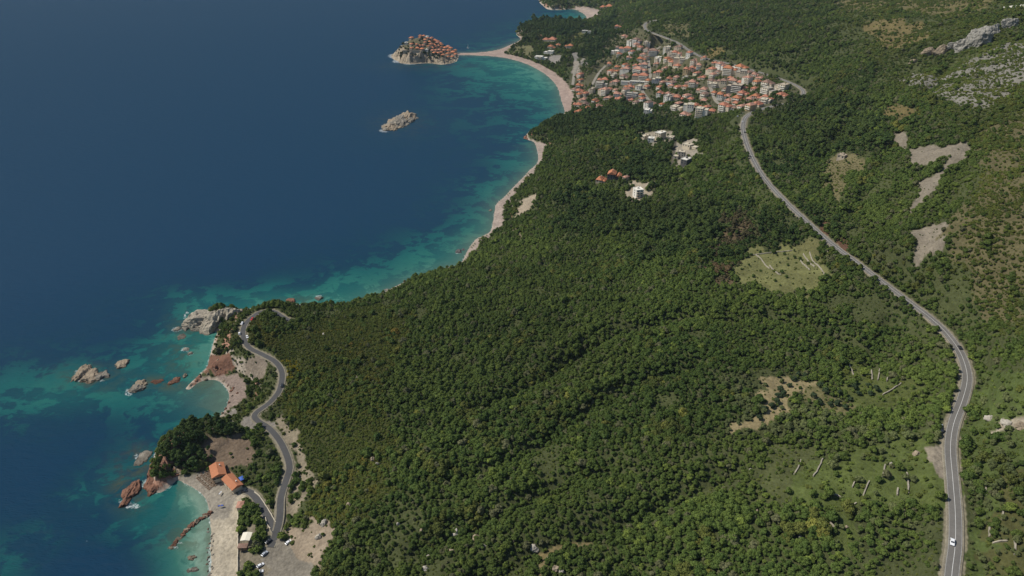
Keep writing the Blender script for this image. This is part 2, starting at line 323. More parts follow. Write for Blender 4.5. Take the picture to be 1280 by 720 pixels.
# ------------------------------------------------------------------ ground cover, traced on the photograph and laid on the terrain
def z4(ox, oy, pts, s=4): return [(ox + x / s, oy + y / s) for x, y in pts]
C_UNDER = (.056, .064, .024)
COVER = [  # polygon, albedo, tree density factor, edge softness (px)
 ('scree', z4(960,140,[(615,115),(700,105),(712,150),(690,180),(740,185),(820,165),(860,185),(1000,152),(1022,190),(1000,250),(890,290),(840,330),(840,380),(780,430),(750,470),(690,520),(735,400),(740,350),(880,280),(920,220),(830,240),(780,265),(700,260),(690,210),(650,180)]), (.26,.222,.165), .0),
 ('scree', z4(960,140,[(715,605),(800,570),(915,545),(905,620),(880,690),(820,700),(760,780),(735,760),(745,690),(770,640)]), (.26,.222,.165), .0),
 ('scree', z4(960,140,[(970,560),(1040,470),(1110,400),(1115,440),(1060,520),(1050,580),(1000,640),(960,650)]), (.27,.20,.14), .15),
 ('scree', [(1122,100),(1140,90),(1180,95),(1196,84),(1225,70),(1262,52),(1285,58),(1285,98),(1265,112),(1235,134),(1204,134),(1182,122),(1160,112),(1140,108)], (.24,.225,.185), .55),
 ('hillgrass', [(1030,-8),(1250,-8),(1230,14),(1190,22),(1150,18),(1120,12),(1060,14)], (.135,.115,.05), .25),
 ('hillgrass', [(1078,32),(1110,22),(1150,30),(1168,42),(1150,52),(1120,62),(1095,52)], (.15,.12,.05), .28),
 ('hillgrass', [(1105,135),(1130,128),(1140,145),(1120,152),(1108,148)], (.14,.11,.045), .3),
 ('hillgrass', [(1225,160),(1290,140),(1290,330),(1270,400),(1225,400),(1200,350),(1185,320),(1200,270),(1225,220)], (.115,.10,.048), .6),
 ('hillgrass', [(885,60),(905,58),(905,75),(885,72)], (.17,.13,.05), .15),
 ('hillgrass', [(820,32),(860,30),(870,48),(835,44)], (.12,.11,.05), .5),
 ('field', [(938,319),(985,315),(1012,312),(1022,328),(1034,348),(1036,354),(1012,366),(1003,371),(985,362),(945,356),(912,352),(922,334)], (.145,.145,.055), .06),
 ('terrace', [(1055,446),(1085,453),(1120,466),(1150,476),(1135,488),(1105,505),(1075,510),(1060,490)], (.095,.112,.032), .16),
 ('soil', [(955,482),(985,472),(1022,474),(1015,498),(985,525),(955,540),(918,546),(912,536),(935,520),(950,500)], (.31,.25,.13), .10),
 ('soil', [(1010,490),(1050,492),(1075,502),(1070,530),(1030,525)], (.15,.135,.06), .3),
 ('terrace', [(1112,548),(1150,540),(1180,548),(1182,600),(1176,640),(1120,640),(1072,652),(1038,662),(1032,640),(1000,628),(1000,600),(1060,580)], (.092,.115,.032), .24),
 ('terrace', [(960,570),(1010,560),(1020,600),(990,640),(950,630)], (.085,.095,.035), .4),
 ('terrace', [(1020,655),(1070,660),(1070,690),(1040,685)], (.085,.105,.03), .3),
 ('gravel', [(1156,559),(1180,556),(1182,600),(1173,596),(1166,580),(1160,575)], (.32,.27,.20), 0),
 ('terrace', [(1216,470),(1290,465),(1290,730),(1207,730),(1215,640),(1204,560)], (.080,.104,.030), .5),
 ('terrace', [(1236,590),(1290,585),(1290,730),(1225,730)], (.085,.085,.03), .6),
 ('bare', [(1222,524),(1250,521),(1290,526),(1290,537),(1262,537),(1230,532)], (.40,.34,.25), .05),
 ('grass', z4(680,140,[(600,205),(660,165),(800,175),(800,200),(780,215),(620,230)],4), (.09,.10,.035), .7),
 ('grass', [(842,143),(882,146),(880,152),(845,150)], (.12,.14,.045), .1),
 ('grass', z4(960,140,[(270,240),(350,200),(460,200),(480,260),(500,320),(410,330),(380,400),(350,440),(330,420),(280,310)]), (.145,.125,.06), .16),
 ('grass', [(990,318),(1012,300),(1020,312),(1010,318)], (.13,.125,.05), .1),
 # the bank of red soil above the road
 ('redbank', [(1003,262),(1012,268),(1030,288),(1050,305),(1062,318),(1055,320),(1035,304),(1012,280)], (.145,.08,.048), .3),
 # village ground
 ('village', [(716,142),(708,112),(722,84),(745,70),(770,30),(800,38),(812,40),(850,58),(905,80),(960,96),(1000,112),(985,128),(940,140),(900,146),(800,150),(770,128),(740,138)], (.10,.095,.05), .78),
 # left coast
 ('redrock', [(262,437),(275,446),(285,462),(284,478),(272,478),(258,470),(240,487),(230,489),(238,474),(252,464)], (.215,.115,.075), .02),
 ('pebble', [(268,472),(276,474),(292,470),(303,480),(310,495),(300,510),(282,521),(270,528),(274,518),(284,505),(286,492),(280,482)], (.32,.245,.195), .0),
 ('bare', [(303,460),(314,448),(328,446),(332,466),(326,480),(312,486),(303,478)], (.27,.22,.165), .03),
 ('bare', [(250,545),(275,536),(302,546),(314,568),(300,590),(262,592),(252,570)], (.17,.125,.085), .12),
 ('bare', [(296,526),(316,512),(330,520),(345,536),(335,538),(318,530)], (.30,.265,.22), 0),
 ('verge', [(344,524),(352,520),(372,540),(384,572),(378,604),(366,640),(362,668),(352,668),(358,610),(366,585),(360,562),(349,542)], (.30,.25,.17), .10),
 ('verge', [(338,640),(345,600),(352,604),(350,640),(345,660)], (.25,.21,.145), .2),
 ('bank', [(362,660),(385,655),(402,645),(414,650),(408,672),(398,690),(396,712),(380,705),(366,690)], (.36,.285,.20), .06),
 ('gravel', [(318,760),(322,715),(328,690),(336,678),(350,672),(362,680),(372,700),(392,704),(394,735),(390,760)], (.255,.225,.175), .0),
 ('bare', [(300,664),(322,656),(334,672),(326,695),(314,730),(298,730)], (.235,.20,.14), .05),
 ('beach', [(219,603),(226,596),(250,590),(264,588),(282,600),(296,618),(294,640),(288,650),(262,655),(264,640),(257,622),(246,611),(231,603)], (.34,.30,.235), 0),
 ('sand', [(256,790),(262,720),(262,650),(286,648),(293,628),(300,606),(309,612),(303,632),(299,645),(299,790)], (.50,.43,.315), 0),
 ('bankc', [(392,632),(408,622),(420,622),(416,640),(402,648)], (.34,.27,.19), .2),
 # far beaches
 ('farbeach', [(566,69),(597,70),(620,72),(640,75),(660,81.5),(680,92.5),(695,107),(701,125),(705,143),(714,141),(717,118),(708,103),(694,91),(676,81),(662,75),(645,70),(630,66.8),(640,60),(655,50),(664,46.5),(650,46),(637,55),(620,61.5),(595,65),(566,66)], (.44,.33,.265), 0),
 ('paved', [(684,71),(690,69.5),(703,69),(701,75),(694,80),(686,77.5)], (.34,.305,.26), 0),
 ('paved', [(714,66),(723,66),(722,75),(718,77)], (.26,.24,.21), 0),
 ('paved', [(724,77),(734,76),(735,80),(727,83)], (.27,.25,.21), 0),
 ('paved', [(718,76),(723,76),(725,92),(714,92)], (.38,.33,.26), .1),
 ('grass', [(716,44),(727,40),(741,41),(741,46),(728,50),(712,52)], (.15,.145,.05), .15),
 ('grass', [(630,66),(645,60),(664,58),(668,66),(660,72),(645,68)], (.16,.15,.07), .25),
 ('farbeach', [(716,12),(722,8.5),(735,8.5),(750,13),(752,17),(745,20),(738,25),(734,25),(731,18),(723,13)], (.44,.345,.28), 0),
 ('midbeach', [(562,335),(576,329),(584,314),(596,297),(612,291),(617,270),(620,255),(631,246),(641,234),(656,220),(663,212),(671,204),(672,192),(667,178),(676,176),(685,180),(680,192),(674,206),(666,214),(652,230),(641,246),(631,260),(626,278),(617,289),(598,303),(589,316),(582,326),(573,333)], (.44,.35,.285), 0),
 ('midbeach', [(641,270),(648,260),(660,249),(674,239),(677,241),(669,250),(662,264),(650,268)], (.42,.34,.24), 0),
 ('bare', [(652,282),(655,280),(656,300),(651,302)], (.20,.165,.10), .2),
 ('bare', [(685,715),(692,668),(735,674),(758,678),(745,684),(720,684),(700,690)], (.19,.15,.07), .06),
 ('bare', z4(680,140,[(420,330),(450,330),(480,350),(590,320),(600,325),(490,365),(480,380),(550,400),(510,420),(430,440),(400,430),(420,390)]), (.42,.35,.25), 0),
 ('bare', z4(680,140,[(480,110),(540,100),(600,90),(650,120),(640,150),(570,140),(540,155),(500,140)]), (.35,.30,.22), .05),
 ('bare', z4(680,140,[(660,150),(770,150),(765,230),(720,290),(630,300),(660,230)]), (.38,.33,.25), .05),
 ('track', z4(680,140,[(640,140),(662,140),(660,230),(630,290),(622,290),(640,220)]), (.09,.08,.06), .0),
 ('macchia', [(372,410),(420,392),(480,380),(520,385),(520,420),(500,440),(490,500),(505,560),(480,620),(440,640),(385,640),(380,560),(360,520),(365,470),(335,440),(318,430),(312,405),(330,392)], (.055,.06,.019), 1.0),
 ('burnt', [(900,278),(920,270),(948,282),(945,300),(915,305),(890,330),(915,330),(905,352),(885,352),(888,318)], (.11,.08,.045), .8),
]
# no trees may hide these
def cover_fields(px, py, x, y):
    """albedo, density factor and class index for points that project to px, py"""
    wob = 3.0
    wx = (fbm(x / 14, y / 14, s=41) - .5) * 2; wy = (fbm(x / 14, y / 14, s=45) - .5) * 2
    dist = np.hypot(x, y); sc_ = 914 / np.maximum(dist, 100)          # pixels in a metre
    lx = (fbm(x / 50, y / 50, s=42) - .5) * 2; ly = (fbm(x / 50, y / 50, s=46) - .5) * 2
    qx = px + (wx * 12 + lx * 14) * sc_; qy = py + (wy * 8 + ly * 12) * sc_
    n = fbm(x / 60, y / 60, s=51)[..., None]
    alb = np.array(C_UNDER) * (.75 + .5 * n)
    den = np.ones(px.shape); cls = np.full(px.shape, -1)
    for k, (nm, poly, c, d) in enumerate(COVER):
        k_ = 0 if nm in ('sand', 'paved', 'gravel', 'track', 'farbeach', 'beach') else .4 if nm in ('scree', 'bank', 'midbeach', 'pebble') else 1
        m = inside(poly, px + (qx - px) * k_, py + (qy - py) * k_)
        alb[m] = np.array(c) * (.70 if max(c) > .2 else .85) * (.8 + .4 * fbm(x[m] / 12, y[m] / 12, s=57)[..., None]); den[m] = d; cls[m] = k
    return alb, den, cls
CLS = [c[0] for c in COVER]
PX, PY, PF = project(GX, GY, GZ)
alb, _, gcls = cover_fields(PX, PY, GX, GY)
m = (GROAD < 1.5) & (gcls < 0); alb[m] = (.20, .175, .115)
# bare rock where the shore is steep
gz_r = np.gradient(GZ, axis=0) / np.maximum(np.gradient(RR, axis=0), .01); gz_a = np.gradient(GZ, axis=1) / np.maximum(RR * (AZ[1] - AZ[0]), .01)
stp = np.hypot(gz_r, gz_a)
m = (GD > -6) & (GD < 25) & (stp > .55) & (gcls < 0) & (PX < 760)
rk = np.where((fbm(GX / 40, GY / 40, s=61) > .5)[..., None], (.27, .15, .10), (.33, .28, .215)); alb[m] = rk[m]
m = (GD < 3) & (gcls < 0); alb[m] = (.33, .27, .21)
keep = np.maximum.reduce([GZ[:-1, :-1], GZ[1:, :-1], GZ[:-1, 1:], GZ[1:, 1:]]) > -2.5
g = grid_mesh('ground', GX, GY, GZ, keep, M['ground'], {'cover': alb}); tag(g, kind='structure')
ia = np.array((.285, .232, .165)) * (.55 + .9 * fbm(IX / 10, IY / 10, s=70)[..., None])
ia = np.where(((idist > 30) & iin)[..., None], np.array((.10, .09, .05)), ia)
o = grid_mesh('island', IX, IY, IZ, np.ones((NI - 1, NI - 1), bool), M['isle'], {'cover': ia}, smooth=True); tag(o, kind='structure')

# ------------------------------------------------------------------ roads
def strip(name, L, offs, z, m, label=None):
    d = np.gradient(L[:, :2], axis=0); d /= np.maximum(np.linalg.norm(d, axis=1, keepdims=True), 1e-6); nrm = np.column_stack([-d[:, 1], d[:, 0]])
    V = []; k = len(offs)
    for i in range(len(L)):
        for o_, dz in offs: V.append((L[i, 0] + nrm[i, 0] * o_, L[i, 1] + nrm[i, 1] * o_, L[i, 2] + z + dz))
    F = [(i * k + j, i * k + j + 1, (i + 1) * k + j + 1, (i + 1) * k + j) for i in range(len(L) - 1) for j in range(k - 1)]
    o = mesh_obj(name, V, F, m); me = o.data
    if me.polygons[0].normal.z < 0: me.flip_normals()
    return tag(o, kind='structure')
def offset(L, o_):
    d = np.gradient(L[:, :2], axis=0); d /= np.maximum(np.linalg.norm(d, axis=1, keepdims=True), 1e-6)
    Q = L.copy(); Q[:, 0] -= d[:, 1] * o_; Q[:, 1] += d[:, 0] * o_; return Q
strip('road_verge', MAIN, [(-5.0, -1.2), (-3.9, -.02), (3.9, -.02), (5.0, -1.2)], 0, M['verge'])
strip('road', MAIN, [(-3.05, .0), (0, .05), (3.05, .0)], .03, M['old_asphalt'])
strip('road_marking', MAIN, [(-.10, 0), (.10, 0)], .12, M['line'])
for s in (-2.85, 2.85): strip('road_marking', offset(MAIN, s), [(-.04, 0), (.04, 0)], .035, M['line'])
strip('lane_verge', LANE, [(-4.0, -1.2), (-3.1, -.02), (3.1, -.02), (4.0, -1.2)], 0, M['verge'])
strip('lane', LANE, [(-2.25, .0), (0, .05), (2.25, .0)], .03, M['asphalt'])
strip('lane_verge', SPUR, [(-3.8, -1.2), (-3.3, -.04), (3.3, -.04), (3.8, -1.2)], -.02, M['verge'])
strip('lane', SPUR, [(-2.5, .0), (0, .04), (2.5, .0)], .012, M['asphalt'])
jn = at_z([330,338,347,353,352,346,338,333], [668,655,645,655,668,680,690,683], [4.8] * 8)
for q in STREETS: strip('street', q, [(-3.4, -.9), (-2.9, 0), (2.9, 0), (3.4, -.9)], .1, M['street'])

# ------------------------------------------------------------------ the sea
SH = [(600,95,.6),(650,110,.72),(690,130,.72),(640,140,.42),(600,130,.36),(560,110,.4),(540,90,.3),(620,80,.78),(680,105,.85),(620,180,.28),(650,170,.55),(600,210,.25),(640,200,.6),(580,250,.35),(605,240,.6),(560,280,.42),(590,280,.72),(540,300,.55),(520,330,.75),(480,300,.25),(460,340,.55),(420,345,.6),(390,345,.3),(350,335,.15),(340,365,.7),(300,350,.15),(250,340,.05),(200,380,.45),(240,370,.6),(210,420,.66),(150,420,.15),(100,440,.3),(60,470,.55),(0,480,.5),(50,500,.66),(20,505,.6),(100,500,.66),(0,530,.4),(70,545,.3),(140,510,.5),(130,535,.22),(180,460,.66),(240,490,.75),(270,500,.8),(190,520,.55),(100,570,.12),(30,560,.06),(60,620,.15),(90,615,.45),(130,640,.45),(170,660,.68),(220,640,.8),(240,612,1.08),(252,632,1.1),(150,700,.05),(100,680,.1),(40,690,.38),(10,640,.08),(230,700,.88),(255,700,1.15),(200,720,.45),(0,720,.42),(205,565,.5),(170,590,.5),(220,610,.85),
 (0,0,0),(200,100,0),(300,200,0),(100,300,0),(0,400,0),(400,50,0),(400,200,0),(450,250,.03),(500,200,.08),(500,100,.05),(560,40,.04),(620,20,.04),(640,45,.4),(600,58,.4),(660,10,.1),(700,20,.6),(725,20,.8),(450,120,0),(500,132,.12),(530,160,.25),(470,100,.0),(300,300,0),(200,320,0),(480,60,.08),(70,600,.08),(0,600,.08)]
sx = at_z([c[0] for c in SH], [c[1] for c in SH]); ws = rbf_fit(sx, np.array([c[2] for c in SH]), .5)
waz = np.radians(np.concatenate([np.arange(-75, -50, 1.0), np.arange(-50, 12, .15), np.arange(12, 75, 1.5)]))
wd = np.concatenate([[60, 140, 200], 230 * 1.0055 ** np.arange(0, 520), np.geomspace(4200, 45000, 20)])
WA, WR = np.meshgrid(waz, wd); WX, WY = WR * np.sin(WA), WR * np.cos(WA)
wp, wq, _ = project(WX, WY, np.zeros_like(WX))
sh = np.clip(rbf_eval(sx, ws, WX, WY), 0, 1.2) * (1 - sstep(3000, 4200, WR))
wdist, wsl = seg_dist(cw, WX, WY, val=cs)
wdi, _ = seg_dist(ISLE, WX, WY, closed=True)
FOAM = [(97,470,5,8,1),(108,477,4,3,.8),(125,475,9,4,.5),(163,488,6,4,1),(160,493,5,3,.7),(231,396,3,4,.8),(234,391,3,2,.7),(221,412,7,3,1.1),(231,437,6,2.5,1.1),(238,443,5,2,.9),(176,571,9,6,1.0),(165,632,11,4,1.1),(180,605,4,5,1.1),(152,627,5,4,.8),(216,684,6,3,1.1),(226,679,6,2,.8),(108,677,8,1.6,.5),(240,695,12,6,.35),(345,376,7,2,1),(398,370,6,2,.8),(385,381,5,2,.7),(572,316,5,3,.6),(489,70,5,2.5,.9),(495,77,6,2,.9),(512,80.5,10,1,.6),(477,163,5,2,.7),(483,165,6,1.5,.5),(655,44,4,2,.6),(155,455,6,4,.4),(215,480,8,5,.3),(262,702,4,14,.45),(60,640,1,1,0)]
foam = np.zeros_like(sh)
for x, y, a, b, s in FOAM: foam += s * np.exp(-((wp - x) / a) ** 2 - ((wq - y) / b) ** 2)
foam += .52 * np.exp(-(wdist / 1.3) ** 2) * (1 - sstep(.14, .3, wsl)) * (WR < 3000) + .5 * np.exp(-(wdist / 3.0) ** 2) * sstep(.3, .6, wsl) + .3 * np.exp(-(wdi / 4.) ** 2)
reef = np.zeros_like(sh)
for x, y, a, b, s in [(112,472,38,14,.8),(205,479,45,9,.9),(172,578,20,20,.9),(150,602,16,30,.7),(226,445,26,30,.5),(232,408,22,18,.5),(235,672,34,20,.6),(262,690,14,40,.5),(500,155,34,14,.35),(530,83,55,5,.4),(380,378,50,9,.5),(165,622,22,20,.6),(250,480,30,14,.5)]: reef = np.maximum(reef, s * np.exp(-((wp - x) / a) ** 2 - ((wq - y) / b) ** 2))
silt = np.exp(-wdist / 14) * (1 - sstep(.2, .5, wsl))
silt = np.clip(silt + .5 * np.exp(-((wp - 262) / 30) ** 2 - ((wq - 503) / 24) ** 2), 0, 1)
water = bpy.data.materials.new('sea_water'); water.use_nodes = True
nt = water.node_tree; N = nt.nodes.new; Lk = nt.links.new; B = nt.nodes['Principled BSDF']
def attr(n): a = N('ShaderNodeAttribute'); a.attribute_name = n; return a.outputs['Fac']
def math_(op, a, b=None, c=None, clamp=False):
    n = N('ShaderNodeMath'); n.operation = op; n.use_clamp = clamp
    for i, v in enumerate((a, b, c)):
        if v is None: continue
        if isinstance(v, (int, float)): n.inputs[i].default_value = v
        else: Lk(v, n.inputs[i])
    return n.outputs[0]
def noise_(scale, det=4, rough=.6, vec=None, dist=0):
    n = N('ShaderNodeTexNoise'); n.inputs['Scale'].default_value = scale; n.inputs['Detail'].default_value = det; n.inputs['Roughness'].default_value = rough; n.inputs['Distortion'].default_value = dist
    Lk(vec, n.inputs['Vector']); return n.outputs[0]
gp = N('ShaderNodeNewGeometry').outputs['Position']
shal = attr('shallow')
big = noise_(.017, 5, .6, gp, .9); sml = noise_(.075, 6, .68, gp, .6)
def ss_(a, b, v):
    n = N('ShaderNodeMapRange'); n.interpolation_type = 'SMOOTHSTEP'; n.inputs[1].default_value = a; n.inputs[2].default_value = b; Lk(v, n.inputs[0]); return n.outputs[0]
weed = ss_(.465, .525, math_('ADD', math_('MULTIPLY', big, .6), math_('MULTIPLY', sml, .4)))                   # sea-grass on the sand
win = math_('MULTIPLY', math_('SUBTRACT', 1.12, shal), 1.5, clamp=True)
lv = math_('ADD', math_('MULTIPLY', shal, math_('SUBTRACT', 1.2, math_('MULTIPLY', math_('MULTIPLY', weed, .74), win))), math_('MULTIPLY', math_('MULTIPLY', math_('SUBTRACT', sml, .5), .55), math_('MULTIPLY', shal, win)))
cr = N('ShaderNodeValToRGB'); Lk(math_('MULTIPLY', lv, .8), cr.inputs[0])
E = cr.color_ramp.elements
E[0].position = 0; E[0].color = (.0044, .031, .064, 1); E[1].position = 1; E[1].color = (.20, .33, .25, 1)
for p, c in ((.15, (.0046, .033, .060)), (.32, (.006, .050, .064)), (.52, (.008, .084, .082)), (.72, (.018, .120, .098)), (.86, (.06, .19, .145))):
    e = E.new(p); e.color = (*c, 1)
mx = N('ShaderNodeMix'); mx.data_type = 'RGBA'; Lk(math_('MULTIPLY', attr('silt'), .65), mx.inputs[0]); Lk(cr.outputs[0], mx.inputs[6]); mx.inputs[7].default_value = (.095, .125, .09, 1)
fn = noise_(.35, 6, .7, gp, .8)
fo = math_('MULTIPLY', math_('SUBTRACT', math_('ADD', attr('foam'), math_('MULTIPLY', fn, 1.2)), 1.02), 3.0, clamp=True)
# scattered whitecaps on open water
wc = noise_(.05, 7, .75, gp, 1.0)
fo2 = math_('MULTIPLY', math_('SUBTRACT', wc, .765), 6, clamp=True)
fo = math_('MAXIMUM', fo, math_('MULTIPLY', fo2, .35))
mr_ = N('ShaderNodeMix'); mr_.data_type = 'RGBA'; Lk(math_('MULTIPLY', attr('reef'), ss_(.40, .62, sml)), mr_.inputs[0]); Lk(mx.outputs[2], mr_.inputs[6]); mr_.inputs[7].default_value = (.062, .068, .036, 1); mx = mr_
mx2 = N('ShaderNodeMix'); mx2.data_type = 'RGBA'; Lk(fo, mx2.inputs[0]); Lk(mx.outputs[2], mx2.inputs[6]); mx2.inputs[7].default_value = (.62, .64, .62, 1)
nt.nodes.remove(B); dif = N('ShaderNodeBsdfDiffuse'); glo = N('ShaderNodeBsdfGlossy'); mxs = N('ShaderNodeMixShader'); fre = N('ShaderNodeFresnel'); fre.inputs['IOR'].default_value = 1.33
Lk(mx2.outputs[2], dif.inputs['Color']); Lk(math_('ADD', math_('MULTIPLY', fo, .5), .27), glo.inputs['Roughness'])
Lk(math_('MULTIPLY', math_('MINIMUM', fre.outputs[0], .11), math_('SUBTRACT', .5, math_('MULTIPLY', fo, .45))), mxs.inputs[0]); Lk(dif.outputs[0], mxs.inputs[1]); Lk(glo.outputs[0], mxs.inputs[2]); Lk(mxs.outputs[0], nt.nodes['Material Output'].inputs['Surface'])
mp = N('ShaderNodeMapping'); mp.inputs['Rotation'].default_value = (0, 0, R(-48)); mp.inputs['Scale'].default_value = (.42, 1, 1); Lk(gp, mp.inputs[0])
wv = math_('ADD', math_('MULTIPLY', noise_(.15, 4, .6, mp.outputs[0], .3), 1.0), math_('MULTIPLY', noise_(.7, 3, .6, mp.outputs[0]), .22))
bp = N('ShaderNodeBump'); bp.inputs['Strength'].default_value = 1; bp.inputs['Distance'].default_value = 1.7; Lk(wv, bp.inputs['Height']); Lk(bp.outputs[0], dif.inputs['Normal']); bp2 = N('ShaderNodeBump'); bp2.inputs['Strength'].default_value = 1; bp2.inputs['Distance'].default_value = .5; Lk(wv, bp2.inputs['Height']); Lk(bp2.outputs[0], glo.inputs['Normal'])
o = grid_mesh('sea', WX, WY, np.zeros_like(WX), np.ones((len(wd) - 1, len(waz) - 1), bool), water, {'shallow': sh, 'foam': np.clip(foam, 0, .54), 'silt': silt, 'reef': reef}); tag(o, kind='structure')

# ------------------------------------------------------------------ rocks
def ico(sub):
    bm = bmesh.new(); bmesh.ops.create_icosphere(bm, subdivisions=sub, radius=1)
    V = np.array([v.co[:] for v in bm.verts]); F = [tuple(v.index for v in f.verts) for f in bm.faces]; bm.free(); return V, F
ICO = {s: ico(s) for s in (1, 2, 3, 4, 5)}
def rock_mesh(size, seed, sub=4, cuts=14, jag=.35, flat=True):
    V, F = ICO[sub]; V = V.copy(); r = np.random.default_rng(seed)
    for _ in range(cuts):
        n = r.normal(size=3); n /= np.linalg.norm(n); c = r.uniform(.55, .92)
        V -= np.maximum(V @ n - c, 0)[:, None] * n
    nn = V / np.linalg.norm(V, axis=1, keepdims=True)
    d = (fbm(V[:, 0] * 2 + seed, V[:, 1] * 2, V[:, 2] * 2 + 5, s=seed % 97, o=5) - .5) * jag * 2
    rd = 1 - np.abs(fbm(V[:, 0] * 4 + seed, V[:, 1] * 4, V[:, 2] * 4 + 9, s=seed % 89, o=3) - .5) * 4
    V = V + nn * (d + rd * jag * .3)[:, None]
    return V * np.array(size), F
def rock(name, label, cat, px, py, wpx, dpx, h, m, seed, yaw=0, sub=4, jag=.35, sink=.3, group=None, cuts=14, z=None):
    """px, py: centre at ground; wpx, dpx: footprint on the photograph"""
    p = ground(px, py) if z is None else Vector((*at_z(px, py, z), z)); s = mpp(p); dep = (CAMH - p.z) / (p - cam.location).length
    V, F = rock_mesh((wpx * s / 2, dpx * s / dep / 2, h), seed, sub, cuts, jag)
    c, q = math.cos(yaw), math.sin(yaw)
    o = mesh_obj(name, V, F, m, loc=(p.x, p.y, p.z - h * sink)); o.rotation_euler = (0, 0, yaw)
    return tag(o, label, cat, group)
G = M['rock_grey']; Tn = M['rock_tan']; Rd = M['rock_red']; Pl = M['rock_pale']
# rocky islet built of a few crags that grew together: one thing with crag parts
pt = Vector((*at_z(499, 153), 0))
isl = thing('rocky_islet', 'jagged bare grey islet alone in the deep bay', 'islet', pt)
for k, (x, y, w, d, h) in enumerate([(484,159,16,9,6),(490,155,20,12,9),(500,152,22,13,10),(509,147,20,11,12),(516,149,13,8,7),(495,159,18,8,6),(503,157,16,7,6),(487,161,12,5,4)]):
    p = Vector((*at_z(x, y), 0)); s = mpp(p); dep = CAMH / (p - cam.location).length
    V, F = rock_mesh((w * s / 2, d * s / dep / 2, h), 200 + k, 5, 10, .5); V = V + np.array(p - pt) - np.array((0, 0, h * .3))
    mesh_obj('crag', V, F, Tn if k % 2 else G, isl)
# the grey promontory
pt = Vector((*at_z(268, 402), 0))
M['rock_prom'] = mat('rock_warm_grey', (.30, .262, .20), .95, [(.12, .3), (.7, .4)], .1, (.4, 1.4)); PM = M['rock_prom']
prom = thing('rock_promontory', 'big grey and ochre rock promontory north of the red cove', 'headland', pt)
for k, (x, y, w, d, h, mm) in enumerate([(263,402,62,20,13,PM),(243,405,26,17,11,PM),(256,403,30,22,14,PM),(272,401,34,24,15,PM),(287,399,34,22,15,PM),(300,396,24,16,12,Tn),(236,409,14,8,5,G),(285,406,28,12,8,Tn),(262,410,30,9,6,PM),(248,411,20,6,3,G)]):
    p = Vector((*at_z(x, y), 0)); s = mpp(p); dep = CAMH / (p - cam.location).length
    V, F = rock_mesh((w * s / 2, d * s / dep / 2, h), 300 + k, 5, 12, .42); V = V + np.array(p - pt) - np.array((0, 0, h * .25))
    mesh_obj('crag', V, F, mm, prom)
SEA_ROCKS = [(101,468,14,16,5,Tn,'pale notched sea rock with surf on its seaward face'),(111,472,16,12,4,Tn,'low tan rock joined to the notched surf rock'),(127,470,16,10,3.5,G,'flat grey rock right of the notched surf rock'),(152,456,16,10,4,Tn,'lone tan rock seaward of the rock chain'),(170,487,18,9,4.5,G,'dark rock with surf at the outer end of the chain'),
 (176,481,14,8,3.5,Tn,'tan rock touching the dark surf rock'),(196,477,14,5,1.2,Rd,'barely awash brown reef in the middle of the chain'),(220,476,10,8,2.5,Rd,'small reddish rock near the red spit'),(231,470,6,5,2.5,Tn,'tiny pale rock nearest to the red spit'),(213,479,8,5,1.6,Rd,'low red rock outside the red cove'),
 (221,412,9,5,2.5,G,'small rock in white surf below the grey promontory'),(227,421,11,6,.8,G,'flat rock just awash by the grey promontory'),(232,437,9,4,1.8,Pl,'pale surf-washed rock between promontory and red spit'),(238,442,6,4,1.6,G,'little grey rock beside the pale surf-washed one'),
 (165,616,20,27,5.5,Rd,'red rock stack ringed by surf beside the beach cove'),(177,574,18,15,2.2,G,'flat grey rock in foam off the wooded headland'),(240,697,10,6,1.8,Tn,'tan boulder in shallow water off the sandy shore'),(241,712,14,6,1.2,G,'low submerged-edge rock beside the sandy shore'),
 (364,376,12,6,3,Rd,'reddish rock at the shore below the lane bend'),(399,373,12,5,2.5,G,'grey rock in the sea below the scrub slope'),(388,381,6,5,3,Pl,'white boulder on the shore below the scrub slope'),(405,381,5,4,2.5,Pl,'smaller white boulder right of the white shore boulder'),(346,376,8,4,2,G,'grey rock with foam beside the reddish shore rock'),
 (484,363,9,4,2.2,Pl,'long white boulder at the edge of the shingle shore'),(573,314,9,5,2.6,M['dark'],'dark rock cluster in murky surf by the long beach'),(579,312,5,3,1.6,M['dark'],'small dark rock beside the dark surf cluster'),(613,263,5,3,1.5,G,'grey rock in the shallows of the long beach')]
for k, (x, y, w, d, h, mm, lb) in enumerate(SEA_ROCKS): rock('sea_rock', lb, 'rock', x, y, w, d, h * .8, mm, 400 + k, yaw=0, jag=.6, sub=5, group='rocks along the shore', z=0)
# red outcrop between the beaches, red foot of the wooded headland, groyne
rock('rock_outcrop', 'red rock outcrop at the point above the long beach', 'rock', 664, 171, 15, 9, 10, Rd, 451, sub=5, z=0)
rock('rock_outcrop', 'small red rock seaward of the red outcrop', 'rock', 658, 172, 8, 5, 5, Rd, 452, z=0)
pt = Vector((*at_z(203, 600), 0)); ft = thing('red_cliff', 'red rock shelf at the foot of the wooded headland', 'cliff', pt)
for k, (x, y, w, d, h) in enumerate([(197,603,24,26,6),(206,598,28,20,8),(192,590,14,22,8),(215,594,20,12,6),(224,591,18,8,7),(240,588,24,7,6)]):
    p = Vector((*at_z(x, y), 0)); s = mpp(p); dep = CAMH / (p - cam.location).length
    V, F = rock_mesh((w * s / 2, d * s / dep / 2, h), 500 + k, 5, 14, .35); V = V + np.array(p - pt) - np.array((0, 0, h * .25)); mesh_obj('crag', V, F, Rd if k < 4 else M['rock_tan'], ft)
pt = Vector((*at_z(240, 664), 0)); gr = thing('rock_groyne', 'narrow brown rock ledge running into the water beside the sand', 'groyne', pt)
